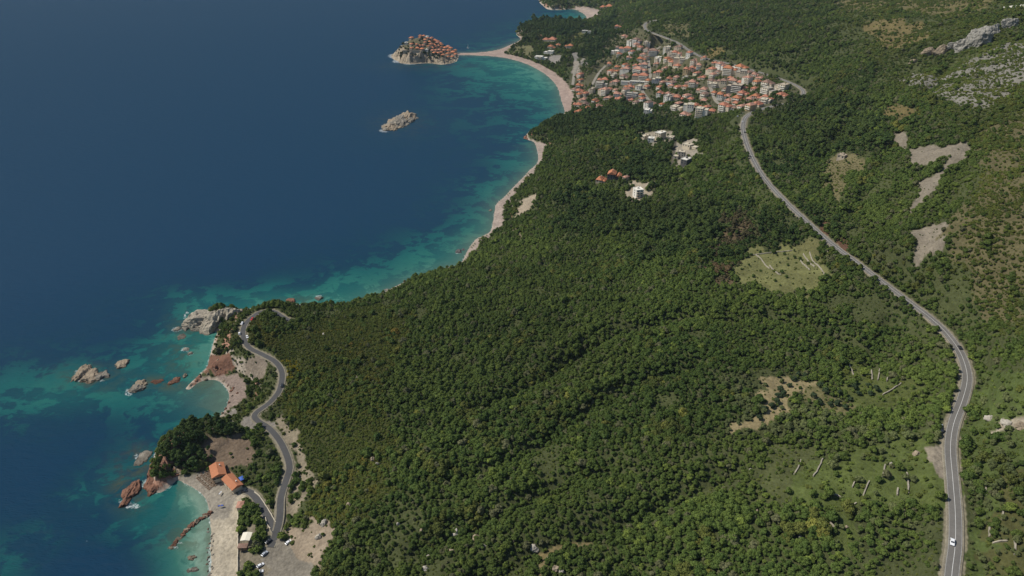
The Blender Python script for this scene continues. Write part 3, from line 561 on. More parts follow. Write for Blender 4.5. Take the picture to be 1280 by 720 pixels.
for k in range(15):
    t = k / 14; x, y = 214 + 48 * t, 685 - 43 * t - 5 * math.sin(t * 3.1); p = Vector((*at_z(x, y), 0)); s = mpp(p)
    V, F = rock_mesh((3.6 * s, 3.4 * s, 1.0 + 1.3 * t), 520 + k, 4, 12, .55); V = V + np.array(p - pt) - np.array((0, 0, .5)); mesh_obj('boulder', V, F, Rd if k % 3 else M['rock_tan'], gr)
# crags of the mountain
CL = mat('cliff_grey', (.25, .235, .20), .95, [(.06, .25), (.4, .4)], .1, (.25, 2.5))
CRAGS = [(1221,46,24,24,20,CL,'tallest grey cliff face high on the right mountainside'),(1206,52,20,18,16,CL,'cliff buttress left of the tallest cliff face'),(1240,38,20,16,12,CL,'broken crag right of the tallest cliff face'),(1262,28,18,12,10,CL,'crag near the road cut at the upper right'),(1191,56,16,10,9,CL,'grey crag in the middle of the cliff line'),(1176,62,18,10,9,Tn,'cream crag at the lower end of the cliff line'),(1160,64,12,9,8,Tn,'small cream pinnacle left of the cream crag'),(1142,76,10,5,5,Tn,'last low crag of the cliff line')]
for k, (x, y, w, hpx, d, mm, lb) in enumerate(CRAGS):
    p = ground(x, y + hpx * .35); s = mpp(p); V, F = rock_mesh((w * s / 2, d * .8, hpx * s * .62), 600 + k, 5, 12, .4)
    o = mesh_obj('crag', V, F, mm, loc=(p.x, p.y, p.z)); tag(o, lb, 'cliff', 'crags on the mountainside')
# white limestone blocks in the scrub
BL = [(400,503,10,3,'long white limestone slab in the left scrub'),(446,472,8,2,'flat white slab beside yellow scrub'),(405,418,5,2,'white stone near the lane end'),(466,576,6,7,'upright white outcrop on the scrub slope'),(472,581,5,5,'second white outcrop just below the upright one'),(500,603,4,3,'small pale stone right of the twin outcrops'),(437,632,7,6,'pale rock above the dirt cutting'),(443,637,5,4,'small pale rock beside the rock above the cutting'),(405,655,10,8,'tan boulder at the dirt cutting'),(428,655,5,3,'white stone right of the dirt cutting'),(398,672,9,8,'lower tan boulder at the dirt cutting'),
 (498,656,4,5,'thin pale stone upslope of the small cliffs'),(527,666,5,9,'left of the small pale cliffs in the lower wood'),(546,664,5,10,'middle one of the small pale cliffs in the lower wood'),(570,668,9,13,'orange cliff face in the lower wood'),(596,674,12,6,'grey stones beside the orange cliff face'),(603,683,10,5,'lowest grey stones below the orange cliff face'),(536,697,8,7,'pale rocks on the lower slope'),(565,690,7,5,'pale rock below the small cliffs'),(532,712,9,5,'bottom pale rocks of the lower slope'),(622,717,8,9,'pale crag at the bottom of the picture'),(641,677,5,4,'white stone on the wooded slope'),(668,686,12,6,'long grey rock on the brushy slope'),(688,700,12,9,'grey rock heap on the brushy slope'),(694,712,10,8,'lower part of the grey rock heap'),(702,716,6,8,'cream rock right of the grey rock heap'),
 (915,637,9,3,'white stones in the bushes left of the terraces'),(945,640,6,4,'single white block left of the terraces'),(934,666,5,4,'white block below the single white block'),(938,588,3,3,'small white stone above the bushes'),(1146,568,10,6,'bright boulder heap in the meadow by the road'),(1115,582,10,4,'grey stone heap in the meadow'),(1000,672,5,3,'small white stone in the shrubs'),(1058,660,4,3,'white stone in the small clearing'),(1258,530,14,5,'bare cream rock right of the road'),(1237,524,12,4,'bare cream rock nearest to the road on its right'),(1276,533,14,5,'bare cream rock at the right border')]
for k, (x, y, w, h, lb) in enumerate(BL):
    p = ground(x, y); s = mpp(p); V, F = rock_mesh((w * s / 2, max(w, h) * s * .45, h * s * .62), 700 + k, 3, 14, .4)
    o = mesh_obj('boulder', V, F, Pl if k % 3 else Tn, loc=(p.x, p.y, p.z + .2)); tag(o, lb if len(lb.split()) > 3 else 'pale ' + lb, 'rock', 'pale rocks in the scrub')

for k in range(22):
    x = 262 + RNG.uniform(-3, 5); y = 662 + k * 2.9; rock('shore_boulder', 'small pale boulder at the water line of the sandy shore', 'rock', x, y, RNG.uniform(2, 4.5), RNG.uniform(2, 3.5), RNG.uniform(.6, 1.3), Pl if k % 3 else Tn, 800 + k, sub=2, group='boulders along the sandy water line')
for k, (x, y) in enumerate([(240,482),(246,475),(252,470),(258,466),(263,460),(266,453),(264,446),(270,462),(275,468),(280,474),(284,481),(288,488),(289,496),(287,503),(283,510),(278,516),(272,470),(268,456),(273,450),(293,484),(296,492),(256,474),(277,460),(282,466)]):
    rock('shore_boulder', 'reddish boulder strewn around the red cove', 'rock', x + RNG.uniform(-2, 2), y + RNG.uniform(-2, 2), RNG.uniform(2, 5), RNG.uniform(2, 3.5), RNG.uniform(.7, 1.8), Rd if k % 3 else Tn, 850 + k, sub=3, jag=.5, group='boulders around the red cove')
# ------------------------------------------------------------------ dry stone walls
def wall_line(name, label, cat, L, h, th, m, group=None):
    P = [ground(x, y) for x, y in L]; Q = spline(np.array([p[:] for p in P]), 2.2); a = P[0]; V, F = [], []
    z = T(Q[:, 0], Q[:, 1])[0]; d = np.gradient(Q[:, :2], axis=0); d /= np.maximum(np.linalg.norm(d, axis=1, keepdims=True), 1e-6)
    jit = RNG.uniform(-.22, .22, (len(Q), 3))
    for i in range(len(Q)):
        nx, ny = -d[i, 1] * th / 2, d[i, 0] * th / 2; b = z[i] - .6; t = z[i] + h * (1 + jit[i, 0]); jx, jy = jit[i, 1] * th, jit[i, 2] * th
        for sx_, zz in ((-1, b), (-.85, t), (.85, t), (1, b)): V.append((Q[i, 0] + sx_ * nx + jx - a.x, Q[i, 1] + sx_ * ny + jy - a.y, zz - a.z))
    for i in range(len(Q) - 1):
        for j in range(3): F.append((i * 4 + j, i * 4 + j + 1, i * 4 + j + 5, i * 4 + j + 4))
    F += [(3, 2, 1, 0), tuple(len(V) - 4 + j for j in range(4))]
    o = mesh_obj(name, V, F, m, loc=a); tag(o, label, cat, group); return o
WALLS = [([(1055,447),(1062,458),(1068,471)],'longest left wall of the upper terrace field'),([(1077,457),(1078,470)],'second wall of the upper terrace field'),([(1089,463),(1090,475)],'third wall of the upper terrace field'),([(1099,462),(1097,476)],'fourth wall of the upper terrace field'),([(1112,464),(1108,477)],'right wall of the upper terrace field'),([(1126,480),(1114,488),(1103,494)],'slanting wall under the upper terrace field'),
 ([(1028,574),(1022,588),(1016,596)],'wall left of the lower terraces'),([(1001,576),(997,586),(992,594)],'leftmost broken wall of the lower terraces'),([(1069,600),(1065,610)],'short bright wall of the lower terraces'),([(1086,602),(1081,614),(1077,626)],'long bright wall of the lower terraces'),([(1106,582),(1103,598)],'wall by the stone heap in the meadow'),([(1122,612),(1121,620)],'short stub in the meadow'),([(1133,592),(1135,618)],'thin wall nearest to the road lay-by'),([(1040,618),(1052,623),(1062,632),(1070,630)],'pale curved wall in the bushes'),([(1036,654),(1044,662)],'tiny wall in the small clearing'),
 ([(945,319),(955,330),(962,336)],'left white wall of the tan hillside field'),([(962,332),(970,341),(976,344)],'middle white wall of the tan hillside field'),([(1004,318),(1018,334)],'upper right wall of the tan hillside field'),([(1000,326),(1012,338)],'second right wall of the tan hillside field'),([(1012,316),(1024,334),(1034,350)],'right boundary wall of the tan hillside field'),([(934,320),(960,317),(990,314)],'top boundary wall of the tan hillside field'),
 ([(1232,604),(1232,620)],'wall in the olive grove near the verge'),([(1254,638),(1252,650)],'middle wall in the olive grove'),([(1237,655),(1236,672)],'lower left wall in the olive grove'),([(1240,680),(1258,677)],'cross wall in the olive grove'),([(1268,674),(1268,695)],'right wall in the olive grove')]
for L, lb in WALLS: wall_line('stone_wall', 'dry stone ' + lb, 'wall', L, 1.0, .75, M['stonewall'], 'dry stone terrace walls')
wall_line('retaining_wall', 'straight pale wall behind the sandy shore', 'wall', [(297.5,640),(297.5,680),(297,735)], 1.3, .7, M['concrete'])
wall_line('retaining_wall', 'low pale wall along the inner edge of the forked lane', 'wall', [(345,654),(335,637),(325,622),(318,616)], 1.2, .6, M['concrete'])
wall_line('retaining_wall', 'short pale wall left of the lane fork', 'wall', [(332,648),(334,656),(338,662)], 1.2, .6, M['concrete'])
wall_line('roadside_wall', 'pale wall beside the main road above the tan field', 'wall', [(1030,314),(1038,319),(1046,323)], 1.8, 1.2, M['stonewall'])

wall_line('retaining_wall', 'long white roadside wall near the top right corner', 'wall', [(1254,10.5),(1266,9.5),(1283,10)], 3.0, 2.0, M['white'])
# ------------------------------------------------------------------ houses
def hip(w, d, h, ov, gable=False):
    a, b = w / 2 + ov, d / 2 + ov; e = .18
    if w >= d: r = (a - (0 if gable else b * .95)); top = [(-r, 0, h), (r, 0, h)]
    else: r = (b - (0 if gable else a * .95)); top = [(0, -r, h), (0, r, h)]
    V = [(-a,-b,0),(a,-b,0),(a,b,0),(-a,b,0),(-a,-b,e),(a,-b,e),(a,b,e),(-a,b,e)] + [(x, y, z + e) for x, y, z in top]
    F = [(3,2,1,0),(0,1,5,4),(1,2,6,5),(2,3,7,6),(3,0,4,7)]
    F += [(4,5,9,8),(5,6,9),(6,7,8,9),(7,4,8)] if w >= d else [(4,5,8),(5,6,9,8),(6,7,9),(7,4,8,9)]
    return V, F
UNIT = {}
def unit(name, m):
    if (name, m) not in UNIT:
        me = bpy.data.meshes.new(name); V, F = box(-.5, -.5, -.5, .5, .5, .5); me.from_pydata(V, [], F); me.materials.append(m); UNIT[(name, m)] = me
    return UNIT[(name, m)]
FOOT = []
def house(name, label, cat, bb, roof, wall, yaw=None, depth=None, group=None, fl=3.0, wins=8, balc=False, rm=None, sinkb=4.0, p=None, kd=.9, hmax=14):
    x0, y0, x1, y1 = bb; xc = (x0 + x1) / 2
    if p is None:
        p = ground(xc, y1)
        if 'on the island' in label:
            while p.y > ISLE[:, 1].max() - 12 or p.z < 3: y1 += .5; y0 += .5; p = ground(xc, y1)
    s = mpp(p); dep = math.asin((CAMH - p.z) / (p - cam.location).length)
    yaw = random.uniform(-.75, -.05) if yaw is None else yaw
    az = math.atan2(p.x, p.y); rz = -az + yaw
    W = (x1 - x0) * s; d = depth or min(max(W * kd, 6), 15)
    w = max((W - abs(math.sin(yaw)) * d) / max(math.cos(yaw), .5), W * .62)
    w *= .9; rh = 0 if roof == 'F' else min(w, d) * .30 + .3
    H = ((y1 - y0) * s - d * math.sin(dep)) / math.cos(dep) - rh
    H = min(max(H * .78, 3.0), hmax)
    c = Vector((math.sin(az), math.cos(az), 0)) * d * .5
    t = thing(name, label, cat, (p.x + c.x, p.y + c.y, p.z), rz, group); FOOT.append((p.x + c.x, p.y + c.y, max(w, d) * .62))
    step = w > 11 and label.find('island') < 0
    blocks = [(-w / 2, w / 2, -d / 2, d / 2, H)]
    if step:
        sg = random.choice((-1, 1)); c0 = sg * w * random.uniform(.08, .2); hl = max(H - random.choice((1.6, 3.0)), 2.6); in_ = random.uniform(1.2, 2.6)
        blocks = [(-w / 2, c0, -d / 2, d / 2, H), (c0, w / 2, -d / 2 + in_, d / 2, hl)] if sg > 0 else [(c0, w / 2, -d / 2, d / 2, H), (-w / 2, c0, -d / 2 + in_, d / 2, hl)]
    mesh_obj('wall', *join([box(x0_, y0_, -sinkb, x1_, y1_, hh_) for x0_, x1_, y0_, y1_, hh_ in blocks]), M[wall], t)
    rs = []
    for x0_, x1_, y0_, y1_, hh_ in blocks:
        cxx, cyy, ww, dd_ = (x0_ + x1_) / 2, (y0_ + y1_) / 2, x1_ - x0_, y1_ - y0_
        if roof == 'F':
            a_, b_ = ww / 2 + .25, dd_ / 2 + .25; z_ = hh_ + .003
            pr = [box(-a_, -b_, z_, a_, b_, z_ + .3), box(-a_, -b_, z_ + .3, a_, -b_ + .25, z_ + .9), box(-a_, b_ - .25, z_ + .3, a_, b_, z_ + .9), box(-a_, -b_ + .25, z_ + .3, -a_ + .25, b_ - .25, z_ + .9), box(a_ - .25, -b_ + .25, z_ + .3, a_, b_ - .25, z_ + .9)]
        else:
            v_, f_ = hip(ww - (.5 if step else 0), dd_, min(ww, dd_) * .30 + .3, .45, roof == 'G'); pr = [([(x, y, z + hh_ + .003) for x, y, z in v_], f_)]
        rs += [([(x + cxx, y + cyy, z) for x, y, z in v_], f_) for v_, f_ in pr]
    rm_ = M[rm or (('white' if wall == 'white' and random.random() < .4 else random.choice(['concrete', 'grey', 'stone'])) if roof == 'F' else random.choice(['tile', 'tile', 'tile_b', 'tile_b', 'orange', 'tile_c']))]
    rf = mesh_obj('roof', *join(rs), rm_, t)
    bx = blocks[0]
    if roof == 'F':
        if w > 8: data_obj('roof_hatch', unit('roof_hatch', M[wall]), rf, ((bx[0] + bx[1]) / 2, d * .15, H + 1.2), (2.4, 2.4, 1.8))
    else: data_obj('chimney', unit('chimney', M['cream']), rf, ((bx[0] + bx[1]) / 2 + 1, d * .12, H + rh * .8 + .3), (.8, .8, 1.5))
    w0_, w1_ = bx[0], bx[1]
    nf = max(1, int(H / fl)); nc = max(1, int((w1_ - w0_) / 3.4)); k = 0
    gl = unit('window', M['glass'])
    for f in range(nf - 1, -1, -1):
        z = H - fl * (nf - f) + fl * .52
        for q in range(nc):
            if k >= wins: break
            data_obj('window', gl, t, (w0_ + (q + .5) / nc * (w1_ - w0_), -d / 2 - .02, z), (1.5, .16, 1.7)); k += 1
        if balc and w > 7:
            data_obj('balcony', unit('balcony', M['white' if wall != 'white' else 'cream']), t, ((w0_ + w1_) / 2, -d / 2 - .75, z - 1.15), ((w1_ - w0_) * .92, 1.5, .9))
    for f in range(nf):
        if k >= wins + 2: break
        data_obj('window', gl, t, (w0_ - .02, 0, H - fl * (f + .5)), (.16, 1.4, 1.6)); k += 1
    return t
ORD = ['first','second','third','fourth','fifth','sixth','seventh','eighth','ninth','tenth','eleventh','twelfth','thirteenth','fourteenth','fifteenth','sixteenth','seventeenth','eighteenth','nineteenth','twentieth','twenty-first','twenty-second','twenty-third','twenty-fourth','twenty-fifth','twenty-sixth']
WALLW = {'white': 'white', 'cream': 'cream', 'ochre': 'ochre', 'grey': 'grey', 'blue': 'blue-grey', 'pink': 'pinkish', 'dark': 'dark', 'stone': 'stone'}
V_ = {  # zone: list of (bbox, roof, wall)
 'along the beach promenade': [((719,88,730,98),'T','pink'),((720,96,730,103),'T','cream'),((719,102,730,110),'T','pink'),((718,109,732,116),'F','cream'),((720,114,729,122),'T','cream'),((722,119,734,128),'T','cream'),((715,126,728,133),'T','cream'),((727,125,738,133),'T','pink'),((715,133,729,144),'T','cream'),((730,130,741,139),'T','cream'),((739,121,750,129),'T','grey'),((741,128,754,135),'F','grey'),((734,108,744,118),'F','grey')],
 'in the lower village': [((746,95,761,103),'T','cream'),((743,101,760,111),'F','grey'),((746,105,762,120),'T','grey'),((753,117,766,125),'T','grey'),((766,112,778,122),'F','white'),((768,119,778,126),'T','cream'),((761,97,775,107),'T','stone'),((763,91,772,98),'F','cream'),((758,84,769,93),'T','pink'),((777,107,787,120),'G','white'),((785,104,794,112),'T','cream'),((793,105,803,113),'F','white')],
 'in the middle of the village': [((774,91,788,99),'T','cream'),((789,89,811,100),'T','stone'),((774,81,788,92),'T','white'),((777,77,787,86),'T','white'),((790,78,797,86),'F','white'),((795,69,808,79),'T','cream'),((797,76,810,85),'T','white'),((790,82,810,92),'T','grey'),((815,85,828,97),'T','cream'),((814,95,826,106),'F','blue'),((826,81,835,88),'T','cream'),((835,74,844,83),'T','cream'),((840,78,853,85),'T','cream'),((832,94,842,101),'T','cream'),((831,98,846,107),'T','blue'),((834,103,842,111),'T','cream'),((820,105,829,114),'T','cream'),((820,111,831,121),'T','white'),((829,69,841,78),'T','cream'),((818,70,830,79),'F','white')],
 'at the upper left village end': [((790,45,803,57),'T','blue'),((783,49,793,58),'F','white'),((776,42,787,48),'T','stone'),((768,30,777,36),'T','cream'),((773,56,789,66),'T','white'),((763,62,775,68),'F','white'),((804,51,813,59),'F','white'),((796,56,804,63),'T','cream'),((802,57,812,66),'F','cream'),((810,59,827,71),'T','blue'),((791,52,801,59),'T','pink')],
 'just below the upper road': [((828,56,838,67),'F','grey'),((833,61,841,73),'F','cream'),((842,54,853,63),'F','cream'),((839,61,850,72),'T','cream'),((841,68,861,81),'F','cream'),((857,62,866,72),'F','grey'),((862,71,874,84),'T','grey'),((870,77,881,85),'F','white'),((881,81,895,93),'T','cream'),((894,75,908,88),'F','grey'),((902,79,921,95),'T','cream'),((918,79,936,88),'T','cream'),((919,86,933,97),'F','cream'),((931,87,941,94),'T','cream'),((943,93,955,100),'T','cream'),((951,98,968,110),'T','cream'),((967,103,985,114),'F','cream')],
 'in the right half of the village': [((853,80,863,95),'F','ochre'),((861,80,872,90),'T','pink'),((865,87,876,95),'T','cream'),((860,97,873,110),'T','cream'),((855,100,864,108),'F','cream'),((871,92,883,100),'T','cream'),((886,89,896,98),'T','white'),((884,96,897,104),'T','grey'),((884,102,897,110),'F','grey'),((869,106,884,117),'T','cream'),((875,113,886,122),'T','cream'),((895,95,908,110),'F','cream'),((910,96,928,105),'T','stone'),((907,103,928,116),'F','dark'),((926,91,940,106),'T','white'),((940,98,951,107),'T','cream'),((938,107,947,114),'T','pink'),((950,108,970,119),'F','cream'),((970,113,986,123),'T','stone')],
 'in the lower right village corner': [((895,112,908,126),'F','white'),((921,111,937,120),'T','pink'),((935,114,949,125),'T','pink'),((914,117,931,127),'T','stone'),((897,125,915,141),'T','cream'),((911,130,921,139),'T','white'),((919,127,933,137),'T','cream'),((931,126,944,139),'T','ochre'),((940,124,954,134),'T','cream'),((949,122,963,130),'F','cream'),((905,121,916,130),'T','cream')],
 'at the lower edge of the village': [((803,122,816,137),'T','white'),((804,134,815,146),'F','white'),((829,117,842,128),'F','white'),((841,116,855,126),'T','stone'),((843,125,853,134),'F','dark'),((853,126,867,141),'F','white'),((837,131,854,139),'F','cream'),((849,137,864,147),'F','white'),((868,128,885,147),'F','white')],
}
_r = np.random.default_rng(21); _vp = [(718,140),(717,114),(724,94),(744,104),(757,86),(772,62),(800,48),(822,60),(860,68),(905,84),(960,98),(984,108),(975,124),(940,137),(905,139),(880,144),(850,138),(800,133),(770,122),(742,135)]
_all = [((b[0] + b[2]) / 2, b[3], zn) for zn, hs in V_.items() for b, _, _ in hs]; _n = 0
for _ in range(4000):
    a_, b_ = _r.uniform(716, 985), _r.uniform(46, 144)
    if _n >= 62 or not inside(_vp, np.array([a_]), np.array([b_]))[0]: continue
    dm, zn = min((math.hypot(q[0] - a_, (q[1] - b_) * 1.25), q[2]) for q in _all)
    if dm < 6.2 or len(V_[zn]) >= 26: continue
    w_ = _r.uniform(3.6, 5.2); h_ = _r.uniform(5.5, 8.5); V_[zn].append(((a_ - w_, b_ - h_, a_ + w_, b_), 'T' if _r.random() < .75 else 'F', ['cream', 'white', 'white', 'pink', 'stone', 'cream'][_r.integers(6)])); _all.append((a_, b_, zn)); _n += 1
for zone, hs in V_.items():
    hs = sorted(hs, key=lambda q: q[0][0] + q[0][2])
    # far houses first so that nearer ones are never judged against them
    for k, (bb, rf, wl) in enumerate(hs):
        big = bb[2] - bb[0] > 14
        if rf == 'F' and random.random() < .42 and bb[2] - bb[0] < 17: rf = 'T'
        if wl == 'grey' and random.random() < .65: wl = random.choice(['cream', 'white'])
        rn = {'T': 'tiled roof', 'G': 'gable roof', 'F': 'flat roof'}[rf]
        house('apartment_house' if big else 'village_house', f"{WALLW[wl]} {'apartment house' if big else 'house'} with {rn}, {ORD[k]} from left {zone}", 'house', bb, rf, wl,
              group='houses of the seaside village', wins=10 if big else 6, balc=big or random.random() < .35, fl=3.1)
house('terrace_building', 'long white colonnaded terrace building under the middle of the village', 'building', (775,97,812,105), 'F', 'white', yaw=-.05, depth=8, wins=10, hmax=5, group='houses of the seaside village')
house('apartment_block', 'wide apartment block with dark blue glass front above the pine wood', 'building', (782,109,805,123), 'F', 'blue', yaw=-.1, depth=12, wins=14, fl=3.2, hmax=9, balc=True, group='houses of the seaside village')
for lb, bb, rf, wl, kw in [
  ('white villa with rounded terraces behind the causeway beach', (668,65,685,75), 'F', 'white', dict(balc=True, rm='white')),
  ('broad white-roofed hall right of the rounded white villa', (679,60,693,68), 'F', 'white', dict(rm='white')),
  ('orange-roofed house behind the white-roofed hall', (684,54,695,62), 'T', 'cream', dict(rm='orange')),
  ('narrow orange-roofed wing right of the orange-roofed house', (694,53,703,58), 'T', 'cream', dict(rm='orange')),
  ('long low orange-roofed villa beneath the wooded far headland', (677,45,697,52), 'T', 'cream', dict(rm='tile', depth=22)),
  ('small red roof left of the long orange-roofed villa', (669,43,679,47), 'T', 'cream', dict(rm='tile')),
  ('detached orange-roofed house under the trees right of the villa row', (705,53,717,61), 'T', 'cream', dict(rm='orange')),
  ('long white flat building in the grassy clearing', (727,37,739,42), 'F', 'white', dict(rm='white', depth=10)),
  ('red-roofed villa above the farthest beach', (749,4,767,11), 'T', 'pink', dict(rm='orange', depth=26)),
  ('white flat block on the left slope of the village park', (668,70,676,75), 'F', 'white', dict(rm='white'))]:
    house('villa', lb, 'villa', bb, rf, wl, yaw=random.uniform(-.5, -.1), wins=6, hmax=8, **kw)
for lb, bb, rf, wl, kw in [
  ('large house with bright orange gable roof in the middle woods', (758,209,778,226), 'G', 'dark', dict(rm='orange', yaw=-.12, depth=14, wins=6)),
  ('low orange-tiled annexe left of the orange gable house', (744,217,760,229), 'T', 'stone', dict(rm='orange', yaw=-.3, depth=14, wins=4)),
  ('tiny orange-tiled hut right of the orange gable house', (778,217,786,227), 'T', 'stone', dict(rm='tile_b', wins=2)),
  ('white modern house with dark openings below the orange gable house', (790,232,804,248), 'F', 'white', dict(rm='white', yaw=.45, wins=8, depth=11, balc=True)),
  ('pale flat-roofed house among the trees above the building site', (818,162,832,175), 'F', 'cream', dict(rm='white', wins=6)),
  ('low white round-edged house at the left of the wooded row', (800,167,811,176), 'F', 'cream', dict(rm='concrete', wins=3)),
  ('small white house in the middle of the wooded row', (809,170,818,179), 'F', 'white', dict(rm='white', wins=3)),
  ('small cream house at the right of the wooded row', (834,169,843,177), 'F', 'cream', dict(rm='concrete', wins=3)),
  ('unfinished grey concrete house on the building site', (846,186,856,198), 'F', 'grey', dict(rm='concrete', wins=6)),
  ('long low unfinished wall block on the building site', (852,179,873,187), 'F', 'cream', dict(rm='concrete', wins=4, depth=9)),
  ('white-roofed house with dark front at the building site', (850,195,863,209), 'F', 'dark', dict(rm='white', wins=4, depth=12)),
  ('small cream shed left of the white-roofed house', (841,193,848,200), 'F', 'cream', dict(rm='concrete', wins=2))]:
    house('hillside_house', lb, 'house', bb, rf, wl, group='houses in the woods below the village', **kw)
house('stone_ruin', 'roofed grey stone hut in the clearing on the right slope', 'hut', (1046,192,1057,200), 'F', 'stone', rm='stone', wins=2, depth=7)
A_ = lambda v: np.array([v])
# island village: traced roofs plus fill
IS = [(320,105,385,145),(440,115,490,158),(485,118,535,160),(520,105,580,140),(540,150,582,192),(580,155,622,198),(503,170,552,215),(505,210,550,250),(622,230,668,282),(655,205,712,252),(328,232,382,272),(440,255,482,284),(480,255,528,284),(405,290,455,324),(328,290,380,324),(520,300,582,345),(598,270,645,318),(600,310,650,352),(700,268,758,312),(758,274,822,318),(680,300,738,345),(738,310,800,352),(800,315,855,355),(620,340,680,385),(728,370,790,415),(790,352,862,395),(858,330,915,375),(850,388,905,432),(895,360,947,402),(640,258,690,300),(560,200,610,240),(680,255,720,290),(400,240,440,275),(440,150,480,185),(265,215,310,255),(455,295,520,328)]
_r = np.random.default_rng(5)
for _ in range(400):
    a_, b_ = _r.uniform(529, 571), _r.uniform(43, 74)
    if len(IS) < 60 and inside([(508,43),(536,42),(550,51),(570,64),(572,73),(556,74),(541,67),(522,63),(505,61)], A_(a_), A_(b_))[0] and all(math.hypot(a_ - 480 - (q[0] + q[2]) / 20.57, (b_ - 30 - q[3] / 10.283) * 1.3) > 4.0 for q in IS):
        w_ = _r.uniform(2.2, 3.2); IS.append(((a_ - w_ - 480) * 10.283, (b_ - 4.5 - 30) * 10.283, (a_ + w_ - 480) * 10.283, (b_ - 30) * 10.283))
IS = sorted([(480 + a / 10.283, 30 + b / 10.283, 480 + c / 10.283, 30 + d / 10.283) for a, b, c, d in IS], key=lambda q: q[1] + q[3])
rows = [IS[i:i + 9] for i in range(0, len(IS), 9)]
rown = ['the topmost row', 'the second row', 'the third row', 'the fourth row', 'the fifth row', 'the sixth row', 'the seventh row', 'the eighth row', 'the ninth row']
for rr, nm in zip(rows, rown):
    for k, bb in enumerate(sorted(rr, key=lambda q: q[0])):
        white = abs(bb[0] - (480 + 520 / 10.283)) < .1 or abs(bb[0] - (480 + 265 / 10.283)) < .1
        house('stone_house', f"{'white flat-roofed chapel' if white else 'stone house with terracotta roof'}, {ORD[k]} from left in {nm} on the island", 'house', (bb[0], bb[1], bb[2], bb[3] + 1.5), 'F' if white else 'T', 'white' if white else 'stone',
              group='stone houses on the island', wins=4, rm='white' if white else random.choice(['isle_a', 'isle_b', 'isle_a', 'orange']), sinkb=8, hmax=5.5)
# island rampart
p = ground(514, 64.5)
rp = mesh_obj('rampart_wall', *join([box(-22, -1, -6, 22, 1, 3.0)] + [box(-22 + 4 * q, -1.003, 3.003, -20.4 + 4 * q, 1.003, 4.2) for q in range(11)]), M['stone'], loc=(p.x, p.y, p.z)); rp.rotation_euler = (0, 0, .06); tag(rp, 'grey stone rampart on top of the island cliff', 'wall')

# ------------------------------------------------------------------ beach cafe
def ground_z(px, py, z): w = at_z(px, py, z); return Vector((w[0], w[1], z))
for nm, lb, a, b, wid, hh in [('beach_restaurant', 'upper beach restaurant with big orange tiled roof', (263,590), (281,584.5), 14.5, 5.0), ('beach_bar', 'lower beach bar with orange tiled roof next to the restaurant', (283.5,595), (297,609), 8.5, 4.2)]:
    A, Bp = ground_z(*a, 3 + hh), ground_z(*b, 3 + hh); c = (A + Bp) / 2; d = Bp - A; w = d.length; rz = math.atan2(d.y, d.x)
    t = thing(nm, lb, 'restaurant', (c.x, c.y, 2.6), rz); FOOT.append((c.x, c.y, max(w, wid) * .6))
    mesh_obj('wall', *box(-w / 2 + .8, -wid / 2 + .8, -1, w / 2 - .8, wid / 2 - .8, hh), M['cream'], t)
    rf = mesh_obj('roof', *hip(w, wid, 2.0, .2, True), M['orange'], t, loc=(0, 0, hh + .003))
    data_obj('chimney', unit('chimney', M['white']), rf, (w * .2, wid * .2, 1.8), (.8, .8, 1.6))
    for q in range(4): data_obj('window', unit('window', M['glass']), t, (-w * .36 + q * w * .24, -wid / 2 + .78, hh - 1.9), (2.2, .14, 1.8))
    for q in range(3): data_obj('terrace_post', unit('terrace_post', M['wood']), t, (-w * .45 + q * w * .45, -wid / 2 - .05, hh / 2 - .2), (.22, .22, hh))
p = ground_z(301, 634, 3); t = thing('kiosk', 'small square kiosk with red tile roof beside the promenade', 'kiosk', p, .1); FOOT.append((p.x, p.y, 3.5))
mesh_obj('wall', *box(-1.9, -2.8, -1, 1.9, 2.8, 2.5), M['cream'], t); mesh_obj('roof', *hip(4.2, 6.0, .9, .3), M['tile_b'], t, loc=(0, 0, 2.503)); data_obj('door', unit('door', M['wood']), t, (-1.93, 0, 1.1), (.1, 1, 2.1))
p = ground_z(306.5, 682, 3.5); t = thing('shade_tent', 'cream canvas shade roof on posts by the sandy shore', 'canopy', p, .03); FOOT.append((p.x, p.y, 6))
mesh_obj('canopy', *hip(6.0, 7.0, .5, .1, True), M['canvas'], t, loc=(0, 4.5, 3.4))
for sx_ in (-1, 1):
    for sy_ in (-1, 1): data_obj('post', unit('post', M['wood']), t, (sx_ * 2.8, 4.5 + sy_ * 3.3, 1.7), (.16, .16, 3.4))
p = ground_z(304, 685, 3.5); t = thing('beach_hut', 'low dark wooden hut below the cream shade roof', 'hut', p, .05)
mesh_obj('wall', *box(-2.8, -1.6, -.5, 2.8, 1.6, 2.0), M['wood'], t); mesh_obj('roof', *hip(5.8, 3.4, .6, .3), M['tile_c'], t, loc=(0, 0, 2.003)); data_obj('door', unit('door', M['dark']), t, (0, -1.62, .9), (1, .1, 1.8))
p = ground_z(302.5, 600, 4); o = mesh_obj('tarpaulin', *hip(3.0, 4.2, .5, .1), M['tarp'], loc=(p.x, p.y, p.z + 1.6)); o.rotation_euler = (0, 0, .7); tag(o, 'small blue tarpaulin behind the beach bar', 'tarpaulin')
